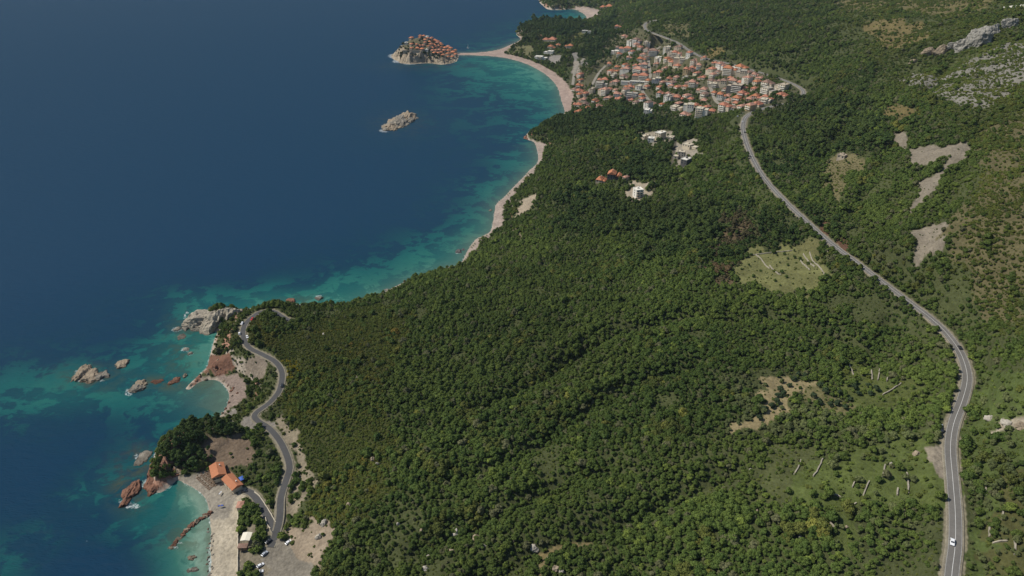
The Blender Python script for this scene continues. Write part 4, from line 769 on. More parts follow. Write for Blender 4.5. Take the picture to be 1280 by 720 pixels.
# loungers under straw shades in four rows
parts = [box(-.35, -1.0, .28, .35, .45, .36)] + [box(sx_ * .3 - .04, yy - .04, 0, sx_ * .3 + .04, yy + .04, .279) for sx_ in (-1, 1) for yy in (-.9, .3)]
V, F = join(parts); n = len(V); V += [(-.35,.46,.28),(.35,.46,.28),(.35,1.0,.75),(-.35,1.0,.75),(-.35,.46,.36),(.35,.46,.36),(.35,1.0,.83),(-.35,1.0,.83)]; F += [tuple(i + n for i in q) for q in box(0,0,0,1,1,1)[1]]
lm = bpy.data.meshes.new('sun_lounger'); lm.from_pydata(V, [], F); lm.materials.append(M['wood'])
RW = [((247,596),(262,610)),((252,593.5),(266,607)),((257,592),(270,606)),((261,590.5),(273,603.5))]
um = bpy.data.meshes.new('straw_canopy'); cv = [(.68 * math.cos(a * math.pi / 5), .68 * math.sin(a * math.pi / 5), 2.1 + .06 * (a % 2)) for a in range(10)] + [(0, 0, 2.75), (0, 0, 2.25)]
um.from_pydata(cv, [], [(a, (a + 1) % 10, 10) for a in range(10)] + [((a + 1) % 10, a, 11) for a in range(10)]); um.materials.append(M['straw'])
rn_ = ['seaward', 'second', 'third', 'rear']
for r_, (a, b) in enumerate(RW):
    A, Bp = ground_z(*a, 1.8), ground_z(*b, 1.8); d = Bp - A; rz = math.atan2(d.y, d.x)
    for k in range(10):
        q = A.lerp(Bp, k / 9); h = float(T([q.x], [q.y])[0][0])
        if k % 2 == 0:
            t = thing('straw_parasol', f'brown straw parasol in the {rn_[r_]} row on the beach cove', 'parasol', (q.x, q.y, h), rz, 'straw parasols in rows'); t['label'] = f'brown straw parasol, {ORD[k // 2]} from the upper end of the {rn_[r_]} row'
            data_obj('canopy', um, t); data_obj('pole', unit('pole', M['wood']), t, (0, 0, 1.1), (.08, .08, 2.2))
        o = data_obj('sun_lounger', lm, None, (q.x + math.cos(rz + 1.57) * -.35, q.y + math.sin(rz + 1.57) * -.35, h), rot=(0, 0, rz)); tag(o, f'wooden sun lounger, {ORD[k]} from the upper end of the {rn_[r_]} row', 'sun lounger', 'sun loungers in rows on the cove beach')
# beached kayaks and a boat near the water
def boat(name, label, p, L, rz, m, mast=False):
    t = thing(name, label, 'boat', p, rz); V = []; n = 9
    for i in range(n):
        u = i / (n - 1) * 2 - 1; w = L * .16 * max(1 - abs(u) ** 2.4, .02) ; V += [(u * L / 2, -w, .8), (u * L / 2 * .93, 0, 0), (u * L / 2, w, .8), (u * L / 2, 0, .55)]
    F = []
    for i in range(n - 1):
        a = i * 4; b = a + 4; F += [(a, a + 1, b + 1, b), (a + 1, a + 2, b + 2, b + 1), (a + 2, a + 3, b + 3, b + 2), (a + 3, a, b, b + 3)]
    mesh_obj('hull', V, F, m, t)
    data_obj('thwart', unit('thwart', M['wood']), t, (0, 0, .7), (.5, L * .28, .1))
    if mast:
        data_obj('mast', unit('mast', M['white']), t, (.3, 0, L * .62), (.25, .25, L * 1.15)); mesh_obj('sail', [(0, .02, 1.5), (-L * .4, .25, 1.6), (0.1, .02, L * 1.1), (0, .12, 1.5), (-L * .4, .33, 1.6), (.1, .12, L * 1.1)], [(0, 2, 1), (3, 4, 5), (0, 1, 4, 3), (1, 2, 5, 4), (2, 0, 3, 5)], M['white'], t)
    return t
boat('sailing_boat', 'small white sailing boat beside the causeway', Vector((*at_z(585, 60.3), -.15)), 9, .6, M['car_white'], True)
boat('rowing_boat', 'dark blue rowing boat drawn up on the cove beach', ground_z(276, 633, 1.8) + Vector((0, 0, .1)), 4.2, .2, M['tarp'])
boat('rowing_boat', 'white rowing boat lying on the grey shingle of the cove', ground_z(275.5, 617, 1.9) + Vector((0, 0, .1)), 3.8, 1.4, M['car_white'])

# ------------------------------------------------------------------ cars
def car_meshes():
    out = {}
    def prof(pts, w, tw):
        n = len(pts); V = [(x, -w / 2 * (tw if z > .95 else 1), z) for x, z in pts] + [(x, w / 2 * (tw if z > .95 else 1), z) for x, z in pts]
        return V, [tuple(range(n)), tuple(range(2 * n - 1, n - 1, -1))] + [((i + 1) % n, i, n + i, n + (i + 1) % n) for i in range(n)]
    V, F = prof([(-2.15,.3),(2.15,.3),(2.2,.6),(2.05,.78),(1.0,.93),(.35,1.42),(-1.3,1.46),(-1.95,1.0),(-2.2,.9),(-2.2,.55)], 1.78, .80); out['body'] = (V, F)
    out['wind'] = ([(.98,-.72,.97),(.98,.72,.97),(.42,.64,1.40),(.42,-.64,1.40),(1.02,-.72,.98),(1.02,.72,.98),(.46,.64,1.42),(.46,-.64,1.42)], box(0,0,0,1,1,1)[1])
    out['rear'] = ([(-1.9,-.68,1.03),(-1.9,.68,1.03),(-1.36,.62,1.44),(-1.36,-.62,1.44),(-1.96,-.68,1.05),(-1.96,.68,1.05),(-1.42,.62,1.46),(-1.42,-.62,1.46)], box(0,0,0,1,1,1)[1])
    a = []
    for k in range(12): a.append((.33 * math.cos(k * math.pi / 6), .33 * math.sin(k * math.pi / 6)))
    V = [(x, -.11, z) for x, z in a] + [(x, .11, z) for x, z in a]; out['wheel'] = (V, [tuple(range(12)), tuple(range(23, 11, -1))] + [((i + 1) % 12, i, 12 + i, 12 + (i + 1) % 12) for i in range(12)])
    return out
CM = {}
for k, (V, F) in car_meshes().items():
    me = bpy.data.meshes.new(k); me.from_pydata(V, [], F); me.update(); bm = bmesh.new(); bm.from_mesh(me); bmesh.ops.recalc_face_normals(bm, faces=bm.faces)
    if k == 'body': bmesh.ops.bevel(bm, geom=list(bm.edges), offset=.06, segments=2, affect='EDGES', profile=.5)
    bm.to_mesh(me); bm.free(); CM[k] = me
CB = {}
def car(label, p, rz, col, group=None, s=1.0):
    t = thing('car', label, 'car', p, rz, group)
    if col not in CB: CB[col] = CM['body'].copy(); CB[col].materials.append(M[col])
    for k, mm in (('wind', 'glass'), ('rear', 'glass'), ('wheel', 'rubber')):
        if not CM[k].materials: CM[k].materials.append(M[mm])
    data_obj('body', CB[col], t); data_obj('windscreen', CM['wind'], t); data_obj('rear_window', CM['rear'], t)
    for sd in (-1, 1):
        data_obj('side_window', unit('side_window', M['glass']), t, (-.45, sd * .80, 1.14), (1.7, .05, .34))
        for x in (-1.35, 1.35): data_obj('wheel', CM['wheel'], t, (x, sd * .82, .33))
    t.scale = (s, s, s); return t
def on_line(L, px, off, flip=False):
    X, Y, _ = project(L[:, 0], L[:, 1], L[:, 2]); i = int(np.argmin(np.hypot(X - px[0], Y - px[1]))); i = min(max(i, 1), len(L) - 2)
    d = L[i + 1, :2] - L[i - 1, :2]; d /= np.linalg.norm(d)
    return Vector((L[i, 0] - d[1] * off, L[i, 1] + d[0] * off, L[i, 2] + .07)), math.atan2(d[1], d[0]) + (math.pi if flip else 0)
for lb, L, px, off, col, fl in [('white car driving on the main road at the bottom right', MAIN, (1190,680), 1.4, 'car_white', True), ('black car in the upper bend of the main road', MAIN, (1197,436), -1.4, 'car_black', False),
   ('red car parked inside the lane bend', LANE, (317,404), 2.9, 'car_red', False), ('white car parked outside the lane bend', LANE, (308,405), -3.0, 'car_white', False), ('white car parked lower down outside the lane bend', LANE, (303,417), -3.0, 'car_white', True), ('dark car driving up the lane below the yellow broom', LANE, (348,484), 1.3, 'car_black', False), ('white car parked inside the lane below the red car', LANE, (308,422), 3.2, 'car_white', False),
   ('white car entering the village on the main road', MAIN, (930,153), 1.6, 'car_white', False), ('dark car following the first bend after the village', MAIN, (931,165), -1.6, 'car_black', False)]:
    p, rz = on_line(L, px, off, fl); car(lb, p, rz, col, 'cars on the roads', 1.1)
for lb, px, z, rz, col in [('dark car parked at the end of the asphalt', (336,678), 4.3, .9, 'car_black'), ('silver car parked below the dark car on the gravel', (331,693), 4.1, 1.0, 'car_grey'), ('white car parked on the gravel below the silver car', (326,708), 4.0, .75, 'car_white'), ('lowest white car parked on the gravel', (325,716), 4.0, .3, 'car_white'), ('white van-like car by the dirt cutting', (361,679), 4.8, .9, 'car_white'), ('black car parked behind the beach bar', (306,615.5), 3.4, .1, 'car_black'), ('dark car parked in the shaded lay-by of the main road', (1177,541), 97.6, .6, 'car_black'), ('grey car parked under the trees by the lay-by', (1175,534), 97.6, .9, 'car_grey')]:
    p = ground(*px); car(lb, p + Vector((0, 0, .08)), rz, col, 'parked cars', 1.1)
for k, (x, y) in enumerate([(919,144),(922,146),(926,142),(914,140)]):
    p = ground(x, y); car(f'{ORD[k]} small car from left in the village car park', p + Vector((0, 0, .15)), .4 + k, ['car_white', 'car_grey', 'car_white', 'car_black'][k] if k else 'car_white', 'cars in the village', 1.1)

# ------------------------------------------------------------------ trees
def leaf_cards(P, Nn, size, r):
    """small bent leaf sprays on points P with normals Nn"""
    n = len(P); rv = r.normal(size=(n, 3)); a = np.cross(Nn, rv); a /= np.linalg.norm(a, axis=1, keepdims=True) + 1e-9
    nn = Nn + r.normal(size=(n, 3)) * .55; nn /= np.linalg.norm(nn, axis=1, keepdims=True)
    a = a - (a * nn).sum(1, keepdims=True) * nn; a /= np.linalg.norm(a, axis=1, keepdims=True) + 1e-9; b = np.cross(nn, a)
    s = size * r.uniform(.6, 1.35, (n, 1)); V = np.stack([P - a * s - b * s * .6, P + a * s * .9 - b * s * .75 + nn * s * .25, P + a * s + b * s * .7, P - a * s * .8 + b * s * .8 + nn * s * .2], 1).reshape(-1, 3)
    return V, [(4 * i, 4 * i + 1, 4 * i + 2, 4 * i + 3) for i in range(n)]
def crown_mesh(kind, seed):
    r = np.random.default_rng(seed); lob = []
    if kind in ('oak', 'olive'):
        lob.append((0, 0, .95, .62))
        for k in range(9):
            a = k * 2.4 + r.uniform(-.4, .4); q = r.uniform(.38, .72); lob.append((q * math.cos(a), q * math.sin(a), r.uniform(.6, 1.25) - q * .25, r.uniform(.30, .48)))
        lob.append((r.uniform(-.2, .2), r.uniform(-.2, .2), 1.4, .38))
    elif kind == 'pine':
        for k in range(13):
            a = k * 2.4; q = .8 * math.sqrt((k % 7) / 7) ; lob.append((q * math.cos(a), q * math.sin(a), 1.5 + (1 - q) * .9 + r.uniform(-.25, .2), r.uniform(.28, .42)))
        for k in range(5): a = r.uniform(0, 6.28); lob.append((.45 * math.cos(a), .45 * math.sin(a), 1.15, .32))
    elif kind == 'cypress':
        for k in range(9): t = k / 8; lob.append((r.uniform(-.05, .05), r.uniform(-.05, .05), .4 + t * 4.2, .55 * (1 - t) ** .6 * (.5 + min(t * 3, .5)) + .14))
    else:
        for k in range(8):
            a = k * 2.4; q = r.uniform(.2, .65); lob.append((q * math.cos(a), q * math.sin(a), r.uniform(.15, .55), r.uniform(.28, .45)))
    VV, FF = [], []; n0 = 0
    iv, if_ = ICO[2]
    for q, (x, y, z, s) in enumerate(lob):
        d = .8 + .4 * fbm(iv[:, 0] * 2.2 + q * 7 + seed, iv[:, 1] * 2.2, iv[:, 2] * 2.2 + 4, s=seed % 50, o=3)
        C = iv * (s * .86 * d)[:, None] * (1, 1, .85) + (x, y, z); VV.append(C); FF += [tuple(i + n0 for i in f) for f in if_]; n0 += len(C)
        nl = int(90 * (s / .4) ** 1.6); nr = r.normal(size=(nl, 3)); nr /= np.linalg.norm(nr, axis=1, keepdims=True); nr[:, 2] = np.where(nr[:, 2] < -.3, -nr[:, 2], nr[:, 2])
        Pp = nr * (s * r.uniform(.84, 1.12, (nl, 1))) * (1, 1, .85) + (x, y, z)
        cvv, cf = leaf_cards(Pp, nr, .085 if kind != 'pine' else .075, r); VV.append(cvv); FF += [tuple(i + n0 for i in f) for f in cf]; n0 += len(cvv)
    me = bpy.data.meshes.new('crown'); me.from_pydata(np.vstack(VV).tolist(), [], FF); me.materials.append(M['leaf']); me.update(); return me
def trunk_mesh(kind):
    h = {'oak': .9, 'olive': .8, 'pine': 1.8, 'cypress': .9, 'shrub': .3}[kind]; r0 = {'oak': .085, 'olive': .11, 'pine': .075, 'cypress': .08, 'shrub': .05}[kind]
    def limb(a, b, ra, rb):
        a, b = Vector(a), Vector(b); d = (b - a).normalized(); u = d.orthogonal().normalized(); w = d.cross(u); V = []
        for p, rr in ((a, ra), (b, rb)): V += [tuple(p + (u * math.cos(k * math.pi / 3) + w * math.sin(k * math.pi / 3)) * rr) for k in range(6)]
        return V, [(k, (k + 1) % 6, 6 + (k + 1) % 6, 6 + k) for k in range(6)]
    P = [limb((0, 0, -.35), (.03, .02, h * .6), r0, r0 * .75), limb((.03, .02, h * .6), (.0, .0, h), r0 * .75, r0 * .4)]
    for k in range(4): a = k * 1.6; P.append(limb((.02, .02, h * .55), (.42 * math.cos(a), .42 * math.sin(a), h * 1.05), r0 * .5, r0 * .2))
    V, F = join(P); me = bpy.data.meshes.new('trunk'); me.from_pydata(V, [], F); me.materials.append(M['bark']); me.update(); return me
NVAR = {'oak': 4, 'pine': 3, 'olive': 2, 'shrub': 3, 'cypress': 1}
CROWN = {(k, i): crown_mesh(k, 900 + 31 * i + len(k)) for k, n in NVAR.items() for i in range(n)}
TRUNK = {k: trunk_mesh(k) for k in NVAR}

PINES = [[(196,560),(200,535),(225,512),(250,520),(262,545),(256,585),(230,592),(205,590)], [(646,50),(648,20),(720,22),(735,38),(700,48),(660,52)], [(690,150),(720,140),(800,128),(860,150),(880,175),(850,180),(800,170),(740,175),(690,175)], [(780,200),(840,170),(845,230),(800,250),(770,230)], [(700,240),(800,255),(880,240),(1000,270),(1005,310),(940,315),(860,330),(760,300),(690,300)], [(930,160),(980,180),(1080,290),(1040,290),(960,210)], [(735,40),(770,20),(770,80),(740,90),(720,70)], [(960,120),(1100,130),(1100,200),(1000,190),(950,150)]]
OLIVES = [[(900,480),(960,470),(1060,490),(1080,520),(1060,545),(960,550),(905,550)], [(1216,470),(1300,465),(1300,740),(1207,740)], [(1000,560),(1182,545),(1182,660),(1020,690)]]
MACCH = COVER[[i for i, c in enumerate(COVER) if c[0] == 'macchia'][0]][1]
HILL = [(1100,-20),(1320,-20),(1320,420),(1240,420),(1190,330),(1230,200),(1180,150),(1130,120),(1060,60),(1040,10)]
BURNT = COVER[[i for i, c in enumerate(COVER) if c[0] == 'burnt'][0]][1]
def scatter():
    pts = []
    for d0, d1, sp_ in ((200, 900, 3.0), (900, 1500, 4.4), (1500, 2600, 6.5), (2600, 5200, 11.0)):
        xs = np.arange(-1300, 4200, sp_); ys = np.arange(100, 5200, sp_); ys = ys[(ys < d1) & (ys > d0 * .55)]
        X, Y = np.meshgrid(xs, ys); X = X.ravel() + RNG.uniform(-.48, .48, X.size) * sp_; Y = Y.ravel() + RNG.uniform(-.48, .48, Y.size) * sp_
        d = np.hypot(X, Y); m = (d >= d0) & (d < d1) & (np.abs(X) < Y * 1.5 + 100); X, Y = X[m], Y[m]
        if not len(X): continue
        z, gd, gr_ = T(X, Y); px, py, f = project(X, Y, z)
        m = (px > -250) & (px < 1800) & (py > -60) & (py < 1000) & (gd > 2.5) & (gr_ > 1.6 + sp_ * .12) & (z > .6)
        pts.append(np.column_stack([X, Y, z, px, py, gd, gr_, np.full(X.size, sp_)])[m])
    return np.vstack(pts)
Pts = scatter(); X, Y, Z, px, py, gd, grd, spc = Pts.T
def classes(px, py, X, Y):
    _, den, cls = cover_fields(px, py, X, Y); nm = np.array(CLS + ['none'])[cls]
    return den, cls, nm
MACCH = COVER[CLS.index('macchia')][1]
# a second, finer sowing of low shrubs and weeds on the open ground
fs = []
for sp_, x0, x1, y0, y1, d0, d1 in ((2.15, -260, 900, 230, 1250, 0, 1250), (4.2, 100, 1700, 700, 2600, 1250, 2600)):
    FX, FY = [q.ravel() + RNG.uniform(-.47, .47, q.size) * sp_ for q in np.meshgrid(np.arange(x0, x1, sp_), np.arange(y0, y1, sp_))]
    q = (np.hypot(FX, FY) >= d0) & (np.hypot(FX, FY) < d1); FX, FY = FX[q], FY[q]
    fz, fd, fr = T(FX, FY); fpx, fpy, _ = project(FX, FY, fz)
    q = (fpx > -60) & (fpx < 1700) & (fpy > -30) & (fpy < 900) & (fd > 2) & (fr > 1.4); fs.append(np.stack([v[q] for v in (FX, FY, fz, fd, fr, fpx, fpy, np.full(FX.shape, sp_))]))
FX, FY, fz, fd, fr, fpx, fpy, fsp = np.concatenate(fs, 1)
fden, fcls, fnm = classes(fpx, fpy, FX, FY); fh = inside(HILL, fpx, fpy); fu = RNG.uniform(size=(len(FX), 3)); fn_ = fbm(FX / 26, FY / 26, s=88)
fp = np.select([(fnm == 'scree') & (fpx > 1110) & (fpy < 140), fnm == 'scree', fnm == 'redbank', fnm == 'bank', fnm == 'macchia', fnm == 'terrace', fnm == 'hillgrass', fnm == 'grass', fnm == 'field', fnm == 'soil', fnm == 'verge', fh & (fnm == 'none')], [.30, .05, .35, .06, .97, .26, .55, .45, .10, .10, .16, .55], 0.0)
q = fu[:, 0] < fp * np.where(fnm == 'macchia', 1, np.clip((fn_ - .3) * 5, .08, 1.6)); n0 = len(X)
fr_ = np.where(fnm == 'macchia', .95 + 1.0 * fu[:, 1] ** 1.5, np.where(fh, .7 + 1.9 * fu[:, 1] ** 2, .4 + .75 * fu[:, 1] ** 2)) * np.where(fsp > 3, 1.5, 1)
X, Y, Z, px, py, gd, grd = [np.append(v, w[q]) for v, w in ((X, FX), (Y, FY), (Z, fz), (px, fpx), (py, fpy), (gd, fd), (grd, fr))]
spc = np.append(spc, fsp[q]); fine = np.arange(len(X)) >= n0
den, cls, nm = classes(px, py, X, Y)
ws_ = 914 / np.hypot(X, Y); wbx = px + (fbm(X / 45, Y / 45, s=91) - .5) * 70 * ws_; wby = py + (fbm(X / 45, Y / 45, s=93) - .5) * 45 * ws_
inb = lambda P: inside(P, wbx, wby)
pine = np.zeros(len(X))
for q_, P in enumerate(PINES): pine = np.where(inb(P), [.95, .95, .6, .6, .5, .5, .65, .45][q_], pine)
oliv = np.zeros(len(X))
for q_, P in enumerate(OLIVES): oliv = np.where(inb(P), [.7, .6, .35][q_], oliv)
mac = nm == 'macchia'; hill = inb(HILL); burnt = inb(BURNT); vil = nm == 'village'
u = RNG.uniform(size=(len(X), 6)); n1 = fbm(X / 70, Y / 70, s=80); n2 = fbm(X / 22, Y / 22, s=83); n3 = fbm(X / 130, Y / 130, s=86)
kind = np.full(len(X), 0)                                              # 0 oak 1 pine 2 olive 3 shrub
kind = np.where(u[:, 0] < pine, 1, kind); kind = np.where(u[:, 0] < oliv, 2, kind)
kind = np.where(hill & (u[:, 0] < .6), 3, kind)
kind = np.where((den < .6) & (kind == 0) & (u[:, 1] < .55), 3, kind); leftc = inb([(240,440),(262,380),(345,395),(348,520),(372,600),(352,660),(300,600),(285,545),(262,525)]) & (kind != 1); kind = np.where(leftc & (u[:, 1] < .7), 3, kind); kind[fine] = 3
den = np.where(hill & (cls < 0), .8, den)
den = np.where(mac, np.clip((n1 - .42) * 3.2, .05, .75), den)          # trees stand in groups in the scrub
den = den * np.where(gd < 8, .55, 1) * np.where((grd < 17) & (np.hypot(X, Y) > 1100), .22, 1)
gap = (n2 < .30) & (cls < 0) & (gd > 20) & ~hill; kind = np.where(gap & (kind == 0) & (u[:, 1] < .8), 3, kind); den[fine] = 1
rad = np.where(kind == 1, 1.0, np.where(kind == 2, .8, np.where(kind == 3, .7, .95))) * (spc * .36 + 1.0) * (.62 + .95 * u[:, 2] ** 2.2)
rad = rad * (1 + (n2 - .5) * 1.5) * np.where(vil, .85, 1) * np.where(hill, .85, 1)
rad[n0:] = fr_[q]
ok = u[:, 3] < den
for x, y, r_ in FOOT: ok &= np.hypot(X - x, Y - y) > r_ * .85 + rad * .55
for x, y, r_ in FOOT:                                                  # gardens: only low trees right in front of a house
    if math.hypot(x, y) > 900:
        ux, uy = -x / math.hypot(x, y), -y / math.hypot(x, y); a = (X - x) * ux + (Y - y) * uy; b = np.abs(-(X - x) * uy + (Y - y) * ux)
        blk = (a > 0) & (a < r_ + 12) & (b < r_ * .7); ok &= ~(blk & (u[:, 4] < .3)); rad = np.where(blk, np.minimum(rad, 2.4), rad)
A = np.array
base = {0: (A((.034, .056, .0155)), A((.060, .082, .022))), 1: (A((.026, .046, .0155)), A((.044, .063, .021))), 2: (A((.052, .066, .030)), A((.078, .090, .043))), 3: (A((.040, .058, .017)), A((.074, .085, .024)))}
tint = np.zeros((len(X), 3))
for k, (a, b) in base.items():
    m = kind == k; t = np.clip(.15 + 1.5 * (n1[m] - .35) + .75 * (u[m, 4] - .35), 0, 1.35)[:, None]; tint[m] = a * (1 - t) + b * t
bright = (u[:, 5] < .045) & (kind != 1); tint[bright] = A((.080, .105, .026)) * (.75 + .4 * u[bright, 4:5])
grey = (u[:, 5] > .95) & (kind == 0); tint[grey] = A((.072, .075, .045))
tint[mac & (kind == 3)] *= A((1.06, 1.0, .9)); yel = mac & (fbm(X / 16, Y / 16, s=95) > .66) & (u[:, 5] < .4); tint[yel] = A((.085, .082, .02))
bro = np.hypot(px - 362, (py - 462) * 1.2) < 15; tint[bro & (u[:, 5] < .55)] = A((.13, .112, .010))
tint[burnt & (u[:, 5] < .7)] = A((.060, .054, .032))
tint[hill & (kind == 3)] *= A((1.04, 1.02, .95))
weed = fine & (nm == 'terrace'); tint[weed] = A((.066, .088, .022)) * (.7 + .6 * u[weed, 4:5])
tint *= (.58 + .84 * n3)[:, None] * A((1.80, 1.76, 1.34))
brown = (n2 > .62) & (n1 < .5) & (kind == 0) & (u[:, 5] < .5); tint[brown] = tint[brown] * A((1.25, .98, 1.05))
X, Y, Z, px, py, rad, kind, tint, spc = [q[ok] for q in (X, Y, Z, px, py, rad, kind, tint, spc)]
# island trees and cypresses by the far bay
ex = []
for k in range(110):
    xx, yy = RNG.uniform(497, 566), RNG.uniform(42, 74); p = ground(xx, yy)
    if p.z > 9 and p.y < ISLE[:, 1].max() and all(math.hypot(p.x - f[0], p.y - f[1]) > f[2] * .75 for f in FOOT): ex.append((p.x, p.y, p.z, xx, yy, RNG.uniform(2.2, 4.2), 0))
for k in range(26):
    xx = 722 + k * 1.25; p = ground(xx, 27.5 - k * .12); ex.append((p.x, p.y, p.z, xx, 27, 1.7, 4))
for a_, b_ in [(50,460),(75,455),(105,410),(130,380),(185,360),(15,515),(45,490),(260,410),(225,460),(255,495),(285,440),(310,505),(345,500),(410,480),(430,420),(450,450),(500,410),(540,430),(510,450),(570,560),(-20,530),(-45,575),(60,430),(150,350),(385,520),(350,455)]:
    p = ground(960 + a_ / 4, 380 + b_ / 4 + 1.5); ex.append((p.x, p.y, p.z, 960 + a_ / 4, 380 + b_ / 4, RNG.uniform(1.9, 2.7), 2))
ex = A(ex); X = np.append(X, ex[:, 0]); Y = np.append(Y, ex[:, 1]); Z = np.append(Z, ex[:, 2]); px = np.append(px, ex[:, 3]); py = np.append(py, ex[:, 4]); rad = np.append(rad, ex[:, 5]); kind = np.append(kind, ex[:, 6].astype(int)); tint = np.vstack([tint, np.tile(A((.045, .068, .028)), (len(ex), 1))])
isl_t = np.append(np.zeros(len(X) - len(ex), bool), ex[:, 6] == 0)
KN = ['oak', 'pine', 'olive', 'shrub', 'cypress']
var = A([RNG.integers(NVAR[KN[k]]) for k in kind]); rot = RNG.uniform(0, 6.283, len(X)); sq = RNG.uniform(.85, 1.2, len(X))
dist = np.sqrt(X ** 2 + Y ** 2 + (Z - CAMH) ** 2); siz = rad / dist * ((px > 6) & (px < 1274) & (py > 6) & (py < 712))
print('TREES', len(X), [int((kind == k).sum()) for k in range(5)])
LM = [((1190,640),'left of the main road'),((1240,600),'right of the main road'),((1075,610),'on the lower stone terraces'),((965,510),'in the dry olive plot'),((1090,480),'by the upper terrace field'),((228,550),'on the wooded headland by the beach cove'),((310,560),'between the lane and the headland'),((420,690),'above the gravel car park'),((560,680),'around the small pale cliffs in the lower wood'),((720,690),'near the bare track at the bottom of the slope'),((850,690),'at the foot of the wide forest slope'),((960,680),'in the lower forest below the terraces'),((440,520),'on the yellowish scrub slope'),((640,560),'in the middle of the wide forest slope'),((520,65),'on the island among the stone houses'),((310,430),'beside the lane bend'),((320,640),'between the forked lane and the promenade'),((1250,350),'on the rocky mountainside'),((800,560),'in the deep forest centre'),((1120,560),'in the meadow by the lay-by')]
CW = [('dark green', .052), ('mid green', .072), ('light green', .1), ('pale yellowish', 9)]
NAME = {0: 'oak_tree', 1: 'pine_tree', 2: 'olive_tree', 3: 'shrub', 4: 'cypress_tree'}; ADJ = {0: 'rounded {} broadleaf tree', 1: '{} pine tree', 2: '{} olive tree', 3: 'low {} shrub', 4: 'slender {} cypress'}
CAP = {0: 290, 1: 150, 2: 150, 3: 120, 4: 26}; single = np.zeros(len(X), bool); PROTO = {}
for k in range(5):
    idx = np.where(kind == k)[0]; idx = idx[np.argsort(-siz[idx])][:CAP[k]]
    if k == 0: idx = np.concatenate([idx, np.where(isl_t)[0]])
    for i in idx:
        single[i] = True; kn = KN[k]
        lm = min(LM, key=lambda q: math.hypot(q[0][0] - px[i], q[0][1] - py[i]))[1]; cwd = next(n for n, v in CW if tint[i, 1] < v)
        if k == 4: lm = 'in the row behind the farthest bay'
        t = thing(NAME[k], ADJ[k].format(cwd) + ' ' + lm, 'shrub' if k == 3 else 'tree', (X[i], Y[i], Z[i]), rot[i], f"{['broadleaf trees','pines','olive trees','shrubs','cypresses'][k]} {lm}")
        t.scale = (rad[i], rad[i], rad[i] * sq[i])
        c = data_obj('crown', CROWN[(kn, int(var[i]))], t); c['tint'] = [float(v) for v in tint[i]]
        b = data_obj('trunk', TRUNK[kn], t)
        PROTO.setdefault((k, int(var[i])), (c, b))
def forest(name, label, sel, k):
    idx = np.where(sel)[0]
    if not len(idx): return
    me = bpy.data.meshes.new(name); me.vertices.add(len(idx)); me.vertices.foreach_set('co', np.column_stack([X[idx], Y[idx], Z[idx]]).astype(np.float32).ravel())
    def at(n, ty, v, key='value'): me.attributes.new(n, ty, 'POINT').data.foreach_set(key, v)
    at('rot', 'FLOAT_VECTOR', np.column_stack([0 * rot[idx], 0 * rot[idx], rot[idx]]).astype(np.float32).ravel(), 'vector')
    at('size', 'FLOAT_VECTOR', np.column_stack([rad[idx], rad[idx], rad[idx] * sq[idx]]).astype(np.float32).ravel(), 'vector')
    at('var', 'INT', var[idx].astype(np.int32)); at('tint', 'FLOAT_COLOR', np.column_stack([tint[idx], np.ones(len(idx))]).astype(np.float32).ravel(), 'color')
    o = bpy.data.objects.new(name, me); COL.objects.link(o)
    ng = bpy.data.node_groups.new(name, 'GeometryNodeTree'); ng.interface.new_socket('Geometry', in_out='INPUT', socket_type='NodeSocketGeometry'); ng.interface.new_socket('Geometry', in_out='OUTPUT', socket_type='NodeSocketGeometry')
    n_ = ng.nodes.new; l_ = ng.links.new; gi = n_('NodeGroupInput'); go = n_('NodeGroupOutput'); jo = n_('GeometryNodeJoinGeometry')
    def na(n, ty): q = n_('GeometryNodeInputNamedAttribute'); q.data_type = ty; q.inputs['Name'].default_value = n; return q.outputs['Attribute']
    for v in range(NVAR[KN[k]]):
        if (k, v) not in PROTO: continue
        cmp = n_('FunctionNodeCompare'); cmp.data_type = 'INT'; cmp.operation = 'EQUAL'; l_(na('var', 'INT'), cmp.inputs[2]); cmp.inputs[3].default_value = v
        j2 = n_('GeometryNodeJoinGeometry')
        for ob in PROTO[(k, v)]:
            oi = n_('GeometryNodeObjectInfo'); oi.transform_space = 'ORIGINAL'; oi.inputs['Object'].default_value = ob; l_(oi.outputs['Geometry'], j2.inputs[0])
        ip = n_('GeometryNodeInstanceOnPoints'); l_(gi.outputs[0], ip.inputs['Points']); l_(cmp.outputs[0], ip.inputs['Selection']); l_(j2.outputs[0], ip.inputs['Instance']); l_(na('rot', 'FLOAT_VECTOR'), ip.inputs['Rotation']); l_(na('size', 'FLOAT_VECTOR'), ip.inputs['Scale'])
        l_(ip.outputs[0], jo.inputs[0])
    l_(jo.outputs[0], go.inputs[0])
    md = o.modifiers.new('grow', 'NODES'); md.node_group = ng; tag(o, label, 'wood' if k != 3 else 'scrub', kind='stuff')
rest = ~single
forest('forest', 'dense green broadleaf forest covering the whole coastal slope', rest & (kind == 0), 0)
forest('pine_wood', 'dark pine wood around the village and on the headlands', rest & (kind == 1), 1)
forest('olive_grove', 'greyish olive trees mixed into the terraces and slopes', rest & (kind == 2), 2)
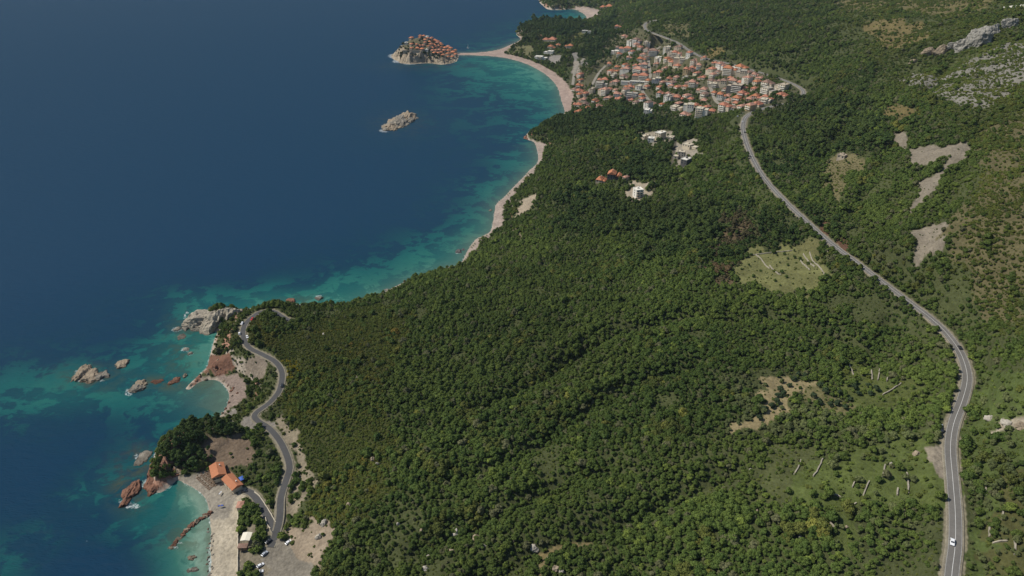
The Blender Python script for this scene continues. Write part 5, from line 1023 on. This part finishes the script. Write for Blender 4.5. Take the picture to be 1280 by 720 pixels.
forest('scrub', 'low yellowish scrub on the left slope and the mountainside', rest & (kind == 3), 3)

# ------------------------------------------------------------------ light, sky, air
SUN_EL, SUN_AZ = R(50), R(-82)                                         # azimuth clockwise from +Y
sd = Vector((math.sin(SUN_AZ) * math.cos(SUN_EL), math.cos(SUN_AZ) * math.cos(SUN_EL), math.sin(SUN_EL)))
sl = bpy.data.lights.new('sun', 'SUN'); sl.energy = 4.5; sl.angle = R(.53); sl.color = (1, .95, .87)
so = bpy.data.objects.new('sun', sl); COL.objects.link(so); so.rotation_euler = sd.to_track_quat('Z', 'Y').to_euler(); so.location = (0, 0, 800)
wd_ = bpy.data.worlds.new('World'); sc.world = wd_; wd_.use_nodes = True; nt = wd_.node_tree; bg = nt.nodes['Background']
sk = nt.nodes.new('ShaderNodeTexSky'); sk.sky_type = 'NISHITA'; sk.sun_disc = False; sk.sun_elevation = SUN_EL; sk.sun_rotation = SUN_AZ; sk.air_density = 1; sk.dust_density = .4; sk.ozone_density = 1
nt.links.new(sk.outputs[0], bg.inputs[0]); bg.inputs[1].default_value = .095
HAZE = True
if HAZE:
    hz = mesh_obj('haze', *box(-5200, -300, -9, 5200, 7200, 560), None); hm = bpy.data.materials.new('haze'); hm.use_nodes = True; n = hm.node_tree
    n.nodes.remove(n.nodes['Principled BSDF']); v = n.nodes.new('ShaderNodeVolumePrincipled'); v.inputs['Color'].default_value = (.66, .82, 1.0, 1); v.inputs['Density'].default_value = .000019; v.inputs['Anisotropy'].default_value = 0
    n.links.new(v.outputs[0], n.nodes['Material Output'].inputs['Volume']); hz.data.materials.append(hm); tag(hz, kind='stuff')
sc.render.engine = 'CYCLES'
vs = sc.view_settings; vs.view_transform = 'Standard'; vs.look = 'None'; vs.exposure = 0; vs.gamma = 1; vs.use_curve_mapping = False
cy = sc.cycles; cy.max_bounces = 4; cy.diffuse_bounces = 2; cy.glossy_bounces = 2; cy.transmission_bounces = 2; cy.volume_bounces = 0; cy.transparent_max_bounces = 4; cy.use_denoising = True
cy.caustics_reflective = False; cy.caustics_refractive = False
